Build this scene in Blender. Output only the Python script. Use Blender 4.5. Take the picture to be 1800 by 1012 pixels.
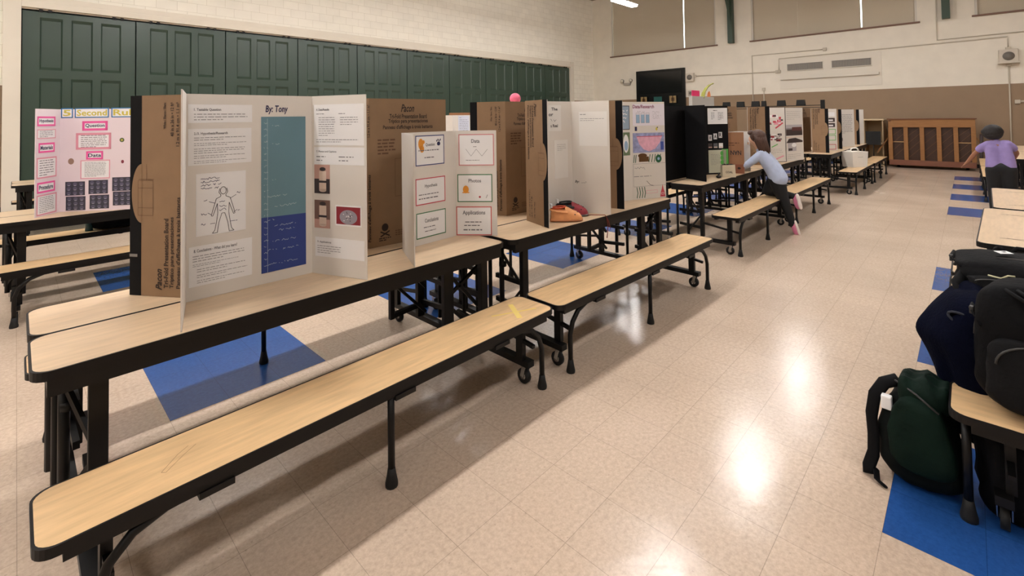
import bpy, bmesh, math, random
from mathutils import Vector, Matrix, Quaternion
random.seed(7)
PI = math.pi
scn = bpy.context.scene
COL = scn.collection
for o in list(bpy.data.objects):
    bpy.data.objects.remove(o)

# ------------------------------------------------------------------ camera
cd = bpy.data.cameras.new('camera')
cam = bpy.data.objects.new('camera', cd); COL.objects.link(cam)
def _basis():
    F, CX, CY = 836., 900., 186.
    a = Vector((1702-CX, 195-CY, F)).normalized()
    b = Vector((29-CX, 220-CY, F)); b = (b - a*a.dot(b)).normalized()
    n = a.cross(b)
    if n.y > 0: n = -n
    return a, b, n
_a, _b, _n = _basis()
right = Vector((_a.x, _b.x, _n.x)); down = Vector((_a.y, _b.y, _n.y)); fwd = Vector((_a.z, _b.z, _n.z))
R = Matrix((( right.x, -down.x, -fwd.x), (right.y, -down.y, -fwd.y), (right.z, -down.z, -fwd.z))).to_4x4()
cam.matrix_world = Matrix.Translation((0, 0, 1.53)) @ R
cd.sensor_width = 36; cd.sensor_fit = 'HORIZONTAL'
cd.lens = 836/1800*36
cd.shift_y = (186-506)/1800
cd.clip_start = 0.05
scn.camera = cam

# ------------------------------------------------------------------ world, exposure
w = bpy.data.worlds.new('world'); scn.world = w; w.use_nodes = True
w.node_tree.nodes['Background'].inputs[0].default_value = (0.75, 0.85, 1, 1)
w.node_tree.nodes['Background'].inputs[1].default_value = 0.6
vs = scn.view_settings
vs.view_transform = 'Standard'; vs.look = 'None'; vs.gamma = 1; vs.use_curve_mapping = False
vs.exposure = 1.22
LAMP = 42.0      # emission of the fluorescent diffusers
LAMP_COL = (1.0, 0.97, 0.955)
LAMP_ROWS = (7.75, 3.18, -1.4)
LAMP_X = (-5.0, -1.4, 2.3, 6.0, 9.65, 13.3)
LAMP_Z = 5.1

# ------------------------------------------------------------------ materials
MATS = {}
def mat(name, col, rough=0.6, metal=0.0, noise=0.0, nscale=30, bump=0.0, bscale=200, spec=0.5, stretch=None, emit=0, coat=0):
    if name in MATS: return MATS[name]
    m = bpy.data.materials.new(name); m.use_nodes = True
    nt = m.node_tree; b = nt.nodes['Principled BSDF']
    b.inputs['Base Color'].default_value = (*col, 1)
    b.inputs['Roughness'].default_value = rough
    b.inputs['Metallic'].default_value = metal
    b.inputs['Specular IOR Level'].default_value = spec
    if coat: b.inputs['Coat Weight'].default_value = coat; b.inputs['Coat Roughness'].default_value = .15
    if emit:
        b.inputs['Emission Color'].default_value = (*col, 1); b.inputs['Emission Strength'].default_value = emit
    tc = nt.nodes.new('ShaderNodeTexCoord')
    src = tc.outputs['Object']
    if noise:
        mp = nt.nodes.new('ShaderNodeMapping'); nt.links.new(src, mp.inputs[0])
        if stretch: mp.inputs['Scale'].default_value = stretch
        n = nt.nodes.new('ShaderNodeTexNoise'); n.inputs['Scale'].default_value = nscale; n.inputs['Detail'].default_value = 5
        nt.links.new(mp.outputs[0], n.inputs['Vector'])
        r = nt.nodes.new('ShaderNodeMapRange'); r.inputs[1].default_value = .3; r.inputs[2].default_value = .7
        r.inputs[3].default_value = 1-noise; r.inputs[4].default_value = 1+noise
        nt.links.new(n.outputs['Fac'], r.inputs[0])
        mx = nt.nodes.new('ShaderNodeVectorMath'); mx.operation = 'SCALE'
        mx.inputs[0].default_value = col; nt.links.new(r.outputs[0], mx.inputs['Scale'])
        nt.links.new(mx.outputs[0], b.inputs['Base Color'])
    if bump:
        n2 = nt.nodes.new('ShaderNodeTexNoise'); n2.inputs['Scale'].default_value = bscale; n2.inputs['Detail'].default_value = 4
        nt.links.new(src, n2.inputs['Vector'])
        bp = nt.nodes.new('ShaderNodeBump'); bp.inputs['Strength'].default_value = bump; bp.inputs['Distance'].default_value = .01
        nt.links.new(n2.outputs['Fac'], bp.inputs['Height']); nt.links.new(bp.outputs[0], b.inputs['Normal'])
    MATS[name] = m
    return m
def S(r, g, b):   # sRGB 0-255 to linear
    f = lambda c: (c/255/12.92 if c/255 <= .04045 else ((c/255+.055)/1.055)**2.4)
    return (f(r), f(g), f(b))

maple = mat('maple_laminate', S(210,184,152), .32, noise=.09, nscale=5, stretch=(1.2, 9, 9))
maple_seat = mat('maple_seat_laminate', S(210,176,132), .36, noise=.12, nscale=5, stretch=(1.2, 9, 9))
black = mat('black_metal', S(9,8,8), .45, spec=.3, noise=.1, nscale=8)
edge = mat('black_edge', S(9,7,8), .5, spec=.3)
rubber = mat('black_rubber', S(12,12,12), .7)
chrome = mat('chrome', S(170,170,170), .25, metal=1)
white = mat('white_board', S(216,211,204), .6, noise=.015, nscale=6)
kraft = mat('kraft_card', S(138,110,82), .75, noise=.05, nscale=14)
kraft_ink = mat('kraft_ink', S(38,24,18), .7)
kraft_line = mat('kraft_line', S(96,66,44), .7)
bcard = mat('black_card', S(10,10,13), .8, spec=.2)
paper = mat('paper', S(232,232,233), .6)
ink = mat('ink_black', S(35,35,42), .6)
ink2 = mat('ink_grey', S(110,110,116), .6)
navy_ink = mat('ink_navy', S(30,32,80), .6)
pink = mat('pink_paper', S(236,95,165), .6)
rose = mat('rose_paper', S(222,150,168), .6)
palepink = mat('pale_pink_board', S(226,212,218), .6)
blue_b = mat('blue_border', S(30,110,165), .6)
yellow = mat('yellow_letters', S(205,190,80), .6)
teal = mat('teal_paper', S(98,134,148), .6, noise=.05, nscale=4)
navy = mat('navy_paper', S(40,62,132), .6, noise=.06, nscale=4)
whitepen = mat('white_pen', S(190,205,215), .6)
redp = mat('red_border', S(196,70,84), .6)
greenp = mat('green_border', S(60,120,80), .6)
orange = mat('orange_ink', S(225,150,50), .6)
cream = None

# ------------------------------------------------------------------ mesh helper
class MB:
    def __init__(s): s.v = []; s.f = []; s.m = []; s.mats = []; s.sm = []
    def mi(s, m):
        if m not in s.mats: s.mats.append(m)
        return s.mats.index(m)
    def face(s, pts, m, smooth=False):
        i = len(s.v); s.v += [tuple(p) for p in pts]
        s.f.append(tuple(range(i, i+len(pts)))); s.m.append(s.mi(m)); s.sm.append(smooth)
    def mesh(s, V, F, m, smooth=False):
        i = len(s.v); s.v += [tuple(p) for p in V]; k = s.mi(m)
        for f in F: s.f.append(tuple(i+j for j in f)); s.m.append(k); s.sm.append(smooth)
    def box(s, x0, x1, y0, y1, z0, z1, m, bev=0):
        if x0 > x1: x0, x1 = x1, x0
        if y0 > y1: y0, y1 = y1, y0
        if z0 > z1: z0, z1 = z1, z0
        if bev:
            bm = bmesh.new(); bmesh.ops.create_cube(bm, size=1)
            for v in bm.verts:
                v.co = Vector(((x0+x1)/2+v.co.x*(x1-x0), (y0+y1)/2+v.co.y*(y1-y0), (z0+z1)/2+v.co.z*(z1-z0)))
            bmesh.ops.bevel(bm, geom=bm.edges[:], offset=bev, segments=2, affect='EDGES', profile=.6)
            bm.verts.index_update()
            s.mesh([v.co[:] for v in bm.verts], [[v.index for v in f.verts] for f in bm.faces], m); bm.free(); return
        V = [(x0,y0,z0),(x1,y0,z0),(x1,y1,z0),(x0,y1,z0),(x0,y0,z1),(x1,y0,z1),(x1,y1,z1),(x0,y1,z1)]
        s.mesh(V, [(0,3,2,1),(4,5,6,7),(0,1,5,4),(1,2,6,5),(2,3,7,6),(3,0,4,7)], m)
    def bar(s, p, q, w, h, m, up=(0,0,1)):
        p = Vector(p); q = Vector(q); d = (q-p).normalized(); u = Vector(up)
        if abs(d.dot(u)) > .98: u = Vector((1,0,0))
        a = d.cross(u).normalized()*w/2; b = a.cross(d).normalized()*h/2
        V = [p-a-b, p+a-b, p+a+b, p-a+b, q-a-b, q+a-b, q+a+b, q-a+b]
        s.mesh(V, [(0,1,2,3),(7,6,5,4),(0,4,5,1),(1,5,6,2),(2,6,7,3),(3,7,4,0)], m)
    def tube(s, pts, r, m, seg=10, cap=True, flat=1.0, up=None):
        pts = [Vector(p) for p in pts]; n = len(pts)
        rr = r if isinstance(r, (list, tuple)) else [r]*n
        V = []; F = []
        prev = None
        for i, p in enumerate(pts):
            d = (pts[min(i+1, n-1)]-pts[max(i-1, 0)]).normalized()
            if up is not None: a = d.cross(Vector(up)).normalized()
            elif prev is None:
                a = d.orthogonal().normalized()
            else: a = (prev - d*prev.dot(d)).normalized()
            prev = a; b = d.cross(a).normalized()
            for k in range(seg):
                t = 2*PI*k/seg
                V.append(p + (a*math.cos(t) + b*math.sin(t)*flat)*rr[i])
        for i in range(n-1):
            for k in range(seg):
                k2 = (k+1) % seg
                F.append((i*seg+k, i*seg+k2, (i+1)*seg+k2, (i+1)*seg+k))
        if cap:
            F.append(tuple(reversed(range(seg)))); F.append(tuple(range((n-1)*seg, n*seg)))
        s.mesh(V, F, m, True)
    def prism(s, poly, z0, z1, mside, mtop, inset=0.0):
        n = len(poly)
        V = [(x, y, z0) for x, y in poly]+[(x, y, z1) for x, y in poly]
        s.mesh(V, [tuple(reversed(range(n)))]+[(i, (i+1) % n, n+(i+1) % n, n+i) for i in range(n)], mside)
        if inset:
            cx = sum(p[0] for p in poly)/n; cy = sum(p[1] for p in poly)/n
            xs = [p[0] for p in poly]; ys = [p[1] for p in poly]
            hx = (max(xs)-min(xs))/2; hy = (max(ys)-min(ys))/2; mx = (max(xs)+min(xs))/2; my = (max(ys)+min(ys))/2
            inn = [(mx+(x-mx)*(hx-inset)/hx, my+(y-my)*(hy-inset)/hy) for x, y in poly]
            s.mesh([(x, y, z1) for x, y in poly]+[(x, y, z1) for x, y in inn], [(i, (i+1) % n, n+(i+1) % n, n+i) for i in range(n)], mside)
            s.mesh([(x, y, z1) for x, y in inn], [tuple(range(n))], mtop)
        else: s.mesh([(x, y, z1) for x, y in poly], [tuple(range(n))], mtop)
    def blob(s, c, r, m, e=1.0, nu=24, nv=16, fn=None, rot=None):
        V = []; F = []; c = Vector(c)
        def sp(x, p): return math.copysign(abs(x)**p, x)
        for j in range(nv+1):
            ph = -PI/2+PI*j/nv
            for i in range(nu):
                th = 2*PI*i/nu
                p = Vector((sp(math.cos(ph), e)*sp(math.cos(th), e), sp(math.cos(ph), e)*sp(math.sin(th), e), sp(math.sin(ph), e)))
                if fn: p = fn(p)
                p = Vector((p.x*r[0], p.y*r[1], p.z*r[2]))
                if rot: p = rot @ p
                V.append(c+p)
        for j in range(nv):
            for i in range(nu):
                i2 = (i+1) % nu
                F.append((j*nu+i, j*nu+i2, (j+1)*nu+i2, (j+1)*nu+i))
        s.mesh(V, F, m, True)
    def build(s, name, parent=None, loc=None, rotz=None):
        me = bpy.data.meshes.new(name); me.from_pydata(s.v, [], s.f)
        for m in s.mats: me.materials.append(m)
        me.polygons.foreach_set('material_index', s.m); me.polygons.foreach_set('use_smooth', s.sm)
        me.update()
        o = bpy.data.objects.new(name, me); COL.objects.link(o)
        if parent: o.parent = parent
        if loc: o.location = loc
        if rotz: o.rotation_euler.z = rotz
        return o
def tag(o, label=None, cat=None, group=None, kind=None):
    if label: o['label'] = label
    if cat: o['category'] = cat
    if group: o['group'] = group
    if kind: o['kind'] = kind
    return o
def empty(name, loc, label, cat, group=None, rotz=0):
    o = bpy.data.objects.new(name, None); COL.objects.link(o); o.location = loc; o.rotation_euler.z = rotz
    o.empty_display_size = .1
    return tag(o, label, cat, group)
def copy_tree(o, parent=None):
    c = o.copy(); COL.objects.link(c); c.parent = parent
    for ch in [x for x in bpy.data.objects if x.parent == o]: copy_tree(ch, c)
    return c
def struct(mb, name): return tag(mb.build(name), kind='structure')
def rrect(x0, x1, y0, y1, r, n=6):
    P = []
    for cx, cy, a0 in ((x1-r, y0+r, -PI/2), (x1-r, y1-r, 0), (x0+r, y1-r, PI/2), (x0+r, y0+r, PI)):
        for k in range(n+1):
            a = a0+PI/2*k/n; P.append((cx+r*math.cos(a), cy+r*math.sin(a)))
    return P

# ------------------------------------------------------------------ lettering
_tc = {}
def glyphs(s, shear=0):
    key = (s, shear)
    if key not in _tc:
        c = bpy.data.curves.new('lettering', 'FONT'); c.body = s; c.size = 1; c.resolution_u = 2; c.shear = shear
        c.offset = 0.022
        o = bpy.data.objects.new('lettering', c); COL.objects.link(o)
        bpy.context.view_layer.update()
        dg = bpy.context.evaluated_depsgraph_get()
        me = bpy.data.meshes.new_from_object(o.evaluated_get(dg))
        V = [v.co[:] for v in me.vertices]; F = [tuple(p.vertices) for p in me.polygons]
        bpy.data.objects.remove(o); bpy.data.meshes.remove(me); bpy.data.curves.remove(c)
        _tc[key] = (V, F)
    return _tc[key]
class Pen:
    """draws flat marks on a plane: origin O, along U, up V, off the surface along N"""
    def __init__(s, O, U, N, V=(0,0,1), mb=None):
        s.O = Vector(O); s.U = Vector(U).normalized(); s.V = Vector(V).normalized(); s.N = Vector(N).normalized(); s.mb = mb
    def to(s, mb): return Pen(s.O, s.U, s.N, s.V, mb)
    def p(s, x, y, l=.0006): return s.O+s.U*x+s.V*y+s.N*l
    def rect(s, x0, y0, x1, y1, m, l=.0006):
        s.mb.face([s.p(x0,y0,l), s.p(x1,y0,l), s.p(x1,y1,l), s.p(x0,y1,l)], m)
    def poly(s, pts, m, l=.0006): s.mb.face([s.p(x,y,l) for x,y in pts], m)
    def ell(s, cx, cy, rx, ry, m, l=.0006, a0=0, a1=2*PI, n=24):
        s.poly([(cx+rx*math.cos(a0+(a1-a0)*k/n), cy+ry*math.sin(a0+(a1-a0)*k/n)) for k in range(n+(0 if a1-a0 > 6.2 else 1))], m, l)
    def line(s, pts, w, m, l=.0009, close=False):
        if close: pts = list(pts)+[pts[0]]
        for (x0,y0),(x1,y1) in zip(pts, pts[1:]):
            d = math.hypot(x1-x0, y1-y0) or 1; nx, ny = -(y1-y0)/d*w/2, (x1-x0)/d*w/2
            s.poly([(x0-nx,y0-ny),(x1-nx,y1-ny),(x1+nx,y1+ny),(x0+nx,y0+ny)], m, l)
    def frame(s, x0, y0, x1, y1, w, m, l=.0010):
        s.rect(x0,y0,x1,y0+w,m,l); s.rect(x0,y1-w,x1,y1,m,l); s.rect(x0,y0,x0+w,y1,m,l); s.rect(x1-w,y0,x1,y1,m,l)
    def text(s, t, x0, y0, x1, y1, m, rot=0, l=.0010, shear=0):
        V, F = glyphs(t, shear)
        if not V: return
        xs = [v[0] for v in V]; ys = [v[1] for v in V]; ax, bx, ay, by = min(xs), max(xs), min(ys), max(ys)
        out = []
        for v in V:
            a = (v[0]-ax)/(bx-ax or 1); b = (v[1]-ay)/(by-ay or 1)
            if rot == 90: x = x1-(x1-x0)*b; y = y0+(y1-y0)*a
            elif rot == -90: x = x0+(x1-x0)*b; y = y1-(y1-y0)*a
            elif rot == 180: x = x1-(x1-x0)*a; y = y1-(y1-y0)*b
            else: x = x0+(x1-x0)*a; y = y0+(y1-y0)*b
            out.append(s.p(x, y, l))
        s.mb.mesh(out, F, m)
    def lines(s, x0, y0, x1, y1, n, m, th=.35, l=.0010, last=.6, rnd=None):
        """unreadable small print: rows of word-length dashes"""
        rnd = rnd or random.Random(int((x0+y0*7+x1*13)*1000))
        dy = (y1-y0)/n
        for i in range(n):
            y = y1-dy*(i+.5); x = x0; end = x1 if i < n-1 else x0+(x1-x0)*last
            end -= rnd.random()*.08*(x1-x0)
            while x < end:
                wd = (.25+rnd.random()*.75)*dy*2.2
                s.rect(x, y-dy*th/2, min(x+wd, end), y+dy*th/2, m, l); x += wd+dy*.35
    def scribble(s, x0, y0, x1, y1, n, m, w=.002, rnd=None):
        rnd = rnd or random.Random(int((x0*3+y0*5)*1000)); dy = (y1-y0)/n
        for i in range(n):
            y = y1-dy*(i+.5); x = x0; end = x0+(x1-x0)*(.7+.3*rnd.random()); pts = []
            while x < end:
                pts.append((x, y+(rnd.random()-.5)*dy*.7)); x += dy*(.2+.2*rnd.random())
                if rnd.random() < .12 and len(pts) > 1: s.line(pts, w, m); pts = []; x += dy*.4
            if len(pts) > 1: s.line(pts, w, m)

# ------------------------------------------------------------------ floor
TS = .273
def floor_mat(name, c1, c2, blue=False):
    m = bpy.data.materials.new(name); m.use_nodes = True; nt = m.node_tree; N = nt.nodes; L = nt.links
    b = N['Principled BSDF']
    g = N.new('ShaderNodeNewGeometry')
    sh = N.new('ShaderNodeVectorMath'); sh.operation = 'SUBTRACT'; sh.inputs[1].default_value = (.56, 3.0, 0); L.new(g.outputs['Position'], sh.inputs[0])
    sc = N.new('ShaderNodeVectorMath'); sc.operation = 'SCALE'; sc.inputs['Scale'].default_value = 1/TS; L.new(sh.outputs[0], sc.inputs[0])
    fl = N.new('ShaderNodeVectorMath'); fl.operation = 'FLOOR'; L.new(sc.outputs[0], fl.inputs[0])
    wn = N.new('ShaderNodeTexWhiteNoise'); wn.noise_dimensions = '2D'; L.new(fl.outputs[0], wn.inputs['Vector'])
    fr = N.new('ShaderNodeVectorMath'); fr.operation = 'FRACTION'; L.new(sc.outputs[0], fr.inputs[0])
    sx = N.new('ShaderNodeSeparateXYZ'); L.new(fr.outputs[0], sx.inputs[0])
    def near(o):   # 1 near a tile joint
        a = N.new('ShaderNodeMath'); a.operation = 'SUBTRACT'; L.new(o, a.inputs[0]); a.inputs[1].default_value = .5
        c = N.new('ShaderNodeMath'); c.operation = 'ABSOLUTE'; L.new(a.outputs[0], c.inputs[0])
        d = N.new('ShaderNodeMath'); d.operation = 'GREATER_THAN'; L.new(c.outputs[0], d.inputs[0]); d.inputs[1].default_value = .4965
        return d.outputs[0]
    mxx = N.new('ShaderNodeMath'); mxx.operation = 'MAXIMUM'; L.new(near(sx.outputs[0]), mxx.inputs[0]); L.new(near(sx.outputs[1]), mxx.inputs[1])
    n1 = N.new('ShaderNodeTexNoise'); n1.inputs['Scale'].default_value = 55; n1.inputs['Detail'].default_value = 6; n1.inputs['Roughness'].default_value = .7
    L.new(g.outputs['Position'], n1.inputs['Vector'])
    n2 = N.new('ShaderNodeTexNoise'); n2.inputs['Scale'].default_value = 1.1; n2.inputs['Detail'].default_value = 5; L.new(g.outputs['Position'], n2.inputs['Vector'])
    vo = N.new('ShaderNodeTexVoronoi'); vo.inputs['Scale'].default_value = 34; L.new(g.outputs['Position'], vo.inputs['Vector'])
    sp = N.new('ShaderNodeMapRange'); L.new(vo.outputs['Distance'], sp.inputs[0]); sp.inputs[1].default_value = .06; sp.inputs[2].default_value = .16; sp.inputs[3].default_value = 1; sp.inputs[4].default_value = 0
    vc = N.new('ShaderNodeSeparateColor'); L.new(vo.outputs['Color'], vc.inputs[0])
    gt = N.new('ShaderNodeMath'); gt.operation = 'GREATER_THAN'; gt.inputs[1].default_value = .55; L.new(vc.outputs[0], gt.inputs[0])
    spm = N.new('ShaderNodeMath'); spm.operation = 'MULTIPLY'; L.new(sp.outputs[0], spm.inputs[0]); L.new(gt.outputs[0], spm.inputs[1])
    mix = N.new('ShaderNodeMix'); mix.data_type = 'RGBA'; mix.inputs[6].default_value = (*c1,1); mix.inputs[7].default_value = (*c2,1)
    r1 = N.new('ShaderNodeMapRange'); L.new(n1.outputs['Fac'], r1.inputs[0]); r1.inputs[1].default_value = .35; r1.inputs[2].default_value = .65
    L.new(r1.outputs[0], mix.inputs[0])
    # brightness: tile to tile, wear
    a1 = N.new('ShaderNodeMapRange'); L.new(wn.outputs['Value'], a1.inputs[0]); a1.inputs[3].default_value = .985; a1.inputs[4].default_value = 1.015
    a2 = N.new('ShaderNodeMapRange'); L.new(n2.outputs['Fac'], a2.inputs[0]); a2.inputs[1].default_value = .3; a2.inputs[2].default_value = .7; a2.inputs[3].default_value = .93; a2.inputs[4].default_value = 1.06
    a3 = N.new('ShaderNodeMapRange'); L.new(mxx.outputs[0], a3.inputs[0]); a3.inputs[3].default_value = 1; a3.inputs[4].default_value = .62
    a4 = N.new('ShaderNodeMapRange'); L.new(spm.outputs[0], a4.inputs[0]); a4.inputs[3].default_value = 1; a4.inputs[4].default_value = .80 if not blue else .9
    cur = a1.outputs[0]
    for q in (a2, a3, a4):
        mm = N.new('ShaderNodeMath'); mm.operation = 'MULTIPLY'; L.new(cur, mm.inputs[0]); L.new(q.outputs[0], mm.inputs[1]); cur = mm.outputs[0]
    vm = N.new('ShaderNodeVectorMath'); vm.operation = 'SCALE'; L.new(mix.outputs[2], vm.inputs[0]); L.new(cur, vm.inputs['Scale'])
    L.new(vm.outputs[0], b.inputs['Base Color'])
    rr = N.new('ShaderNodeMapRange'); L.new(n2.outputs['Fac'], rr.inputs[0]); rr.inputs[1].default_value = .3; rr.inputs[2].default_value = .7; rr.inputs[1].default_value = .1; rr.inputs[2].default_value = .9; rr.inputs[3].default_value = .12; rr.inputs[4].default_value = .32
    L.new(rr.outputs[0], b.inputs['Roughness'])
    n3 = N.new('ShaderNodeTexNoise'); n3.inputs['Scale'].default_value = 7; n3.inputs['Detail'].default_value = 3; L.new(g.outputs['Position'], n3.inputs['Vector'])
    bp = N.new('ShaderNodeBump'); bp.inputs['Strength'].default_value = .32; bp.inputs['Distance'].default_value = .006; L.new(n3.outputs['Fac'], bp.inputs['Height'])
    L.new(bp.outputs[0], b.inputs['Normal'])
    return m
beige_t = floor_mat('beige_floor_tile', S(208,187,168), S(186,166,146))
blue_t = floor_mat('blue_floor_tile', S(40,84,150), S(34,74,138), True)
fl = MB()
def is_blue(i, j):
    if 0 <= j <= 2 or 10 <= j <= 12: return i % 6 in (0, 1, 2) and i >= 0
    if j < -10 and j >= -14:
        return (i in range(6, 9) or i in range(12, 15) or i in range(18, 21) or i in (33,34,35) or i in (39,40,41) or i in (45,46,47) or i in (51,52,53)) and j <= -11
    return False
XI0, XI1, YJ0, YJ1 = -25, 64, -42, 33
for i in range(XI0, XI1):
    run = None
    for j in range(YJ0, YJ1+1):
        b = is_blue(i, j) if j < YJ1 else None
        if run is None: run = (j, b)
        elif b != run[1]:
            x0 = .56+i*TS; y0 = 3.0+run[0]*TS; y1 = 3.0+j*TS
            fl.face([(x0,y0,0),(x0+TS,y0,0),(x0+TS,y1,0),(x0,y1,0)], blue_t if run[1] else beige_t); run = (j, b)
struct(fl, 'floor')

# ------------------------------------------------------------------ walls
FX, LY, RY, BX, CZ = 17.8, 12.0, -8.2, -6.2, 6.7
def wall_mat(name, brick):
    m = bpy.data.materials.new(name); m.use_nodes = True; nt = m.node_tree; N = nt.nodes; L = nt.links
    b = N['Principled BSDF']; b.inputs['Roughness'].default_value = .55
    g = N.new('ShaderNodeNewGeometry'); sx = N.new('ShaderNodeSeparateXYZ'); L.new(g.outputs['Position'], sx.inputs[0])
    gt = N.new('ShaderNodeMath'); gt.operation = 'GREATER_THAN'; gt.inputs[1].default_value = 2.22; L.new(sx.outputs[2], gt.inputs[0])
    mix = N.new('ShaderNodeMix'); mix.data_type = 'RGBA'; L.new(gt.outputs[0], mix.inputs[0])
    mix.inputs[6].default_value = (*S(146,122,96), 1); mix.inputs[7].default_value = (*(S(243,238,224) if brick else S(230,223,208)), 1)
    n = N.new('ShaderNodeTexNoise'); n.inputs['Scale'].default_value = 3; n.inputs['Detail'].default_value = 6; L.new(g.outputs['Position'], n.inputs['Vector'])
    r = N.new('ShaderNodeMapRange'); L.new(n.outputs['Fac'], r.inputs[0]); r.inputs[1].default_value = .3; r.inputs[2].default_value = .7; r.inputs[3].default_value = .96; r.inputs[4].default_value = 1.03
    cur = r.outputs[0]
    cb = N.new('ShaderNodeCombineXYZ')
    L.new(sx.outputs[0 if brick else 1], cb.inputs[0]); L.new(sx.outputs[2], cb.inputs[1])
    br = N.new('ShaderNodeTexBrick'); L.new(cb.outputs[0], br.inputs['Vector'])
    br.inputs['Scale'].default_value = 1; br.inputs['Brick Width'].default_value = .36; br.inputs['Row Height'].default_value = .195
    br.inputs['Mortar Size'].default_value = .004; br.inputs['Mortar Smooth'].default_value = .3
    br.inputs['Color1'].default_value = (1,1,1,1); br.inputs['Color2'].default_value = (.96,.96,.96,1); br.inputs['Mortar'].default_value = (.74,.72,.68,1)
    if brick:
        vm2 = N.new('ShaderNodeVectorMath'); vm2.operation = 'MULTIPLY'; L.new(mix.outputs[2], vm2.inputs[0]); L.new(br.outputs['Color'], vm2.inputs[1])
        colo = vm2.outputs[0]
    else: colo = mix.outputs[2]
    vm = N.new('ShaderNodeVectorMath'); vm.operation = 'SCALE'; L.new(colo, vm.inputs[0]); L.new(cur, vm.inputs['Scale'])
    L.new(vm.outputs[0], b.inputs['Base Color'])
    return m
block = wall_mat('painted_block', True); plaster = wall_mat('painted_plaster', False)
trimw = mat('cream_trim', S(222,214,198), .5, noise=.02, nscale=3)
grn = mat('green_door_paint', S(50,68,57), .32, noise=.05, nscale=2)
grn_dark = mat('green_steel', S(52,72,58), .5)
T = .3
OX0, OX1, OZ = .05, 16.05, 3.62        # stage opening
wl = MB()
wl.box(BX-T, OX0-.2, LY, LY+T, 0, CZ, block); wl.box(OX1+.2, FX+T, LY, LY+T, 0, CZ, block); wl.box(OX0-.2, OX1+.2, LY, LY+T, OZ+.2, CZ, block)
struct(wl, 'wall_left')
tr = MB()
tr.box(OX0-.22, OX0, LY-.05, LY+T, 0, OZ+.22, trimw, .006); tr.box(OX1, OX1+.22, LY-.05, LY+T, 0, OZ+.22, trimw, .006)
tr.box(OX0-.0, OX1, LY-.05, LY+T, OZ, OZ+.11, trimw, .006); tr.box(OX0, OX1, LY-.035, LY+T, OZ+.11, OZ+.22, trimw, .006)
struct(tr, 'trim_1')
# door track with hangers under the head trim
tk = MB()
tk.box(OX0, OX1, LY+.02, LY+.06, OZ-.02, OZ, trimw)
for k in range(10):
    for q in (.22, .34, 1.24, 1.36): tk.box(OX0+k*1.6+q, OX0+k*1.6+q+.05, LY+.0, LY+.05, OZ-.055, OZ-.01, rubber)
struct(tk, 'trim_2')
def leaf(x0, x1, name):
    mb = MB(); y = LY+.03; z0, z1 = .03, OZ-.05; d = .028
    W = x1-x0
    xs = [x0, x0+.2*W, x0+.2*W+.19*W, x0+.305*W+.19*W-.02, 0, 0, 0, x1]
    pw = .19*W; gap = .075*W; m0 = (W-3*pw-2*gap)/2
    xs = [x0]
    for k in range(3): xs += [x0+m0+k*(pw+gap), x0+m0+k*(pw+gap)+pw]
    xs.append(x1)
    zs = [z0, .26, 1.24, 1.39, 2.37, 2.52, 3.47, z1]
    for a in range(7):
        for c in range(7):
            X0, X1, Z0, Z1 = xs[a], xs[a+1], zs[c], zs[c+1]
            if a % 2 == 1 and c % 2 == 1:
                s_ = .022
                O = [(X0,y,Z0),(X1,y,Z0),(X1,y,Z1),(X0,y,Z1)]; I = [(X0+s_,y+d,Z0+s_*2.4),(X1-s_,y+d,Z0+s_*2.4),(X1-s_,y+d,Z1-s_*2.4),(X0+s_,y+d,Z1-s_*2.4)]
                mb.mesh(O+I, [(0,1,5,4),(1,2,6,5),(2,3,7,6),(3,0,4,7),(4,5,6,7)], grn)
            else: mb.face([(X0,y,Z0),(X1,y,Z0),(X1,y,Z1),(X0,y,Z1)], grn)
    mb.box(x0, x1, y+.03, y+.07, z0, z1, grn)
    for (xa, xb) in ((x0, x0+.001), (x1-.001, x1)): mb.box(xa, xb, y, y+.03, z0, z1, grn)
    mb.box(x0, x1, y, y+.03, z1-.001, z1, grn)
    return struct(mb, name)
for k in range(10): leaf(OX0+.012+k*1.6, OX0+k*1.6+1.594, 'door_%d' % (k+1))
# black sheet added to stand in for the stage darkness behind the leaves
sb = MB(); sb.box(OX0-.2, OX1+.2, LY+.25, LY+.3, 0, OZ+.2, rubber); struct(sb, 'stage_dark_sheet')

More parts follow.
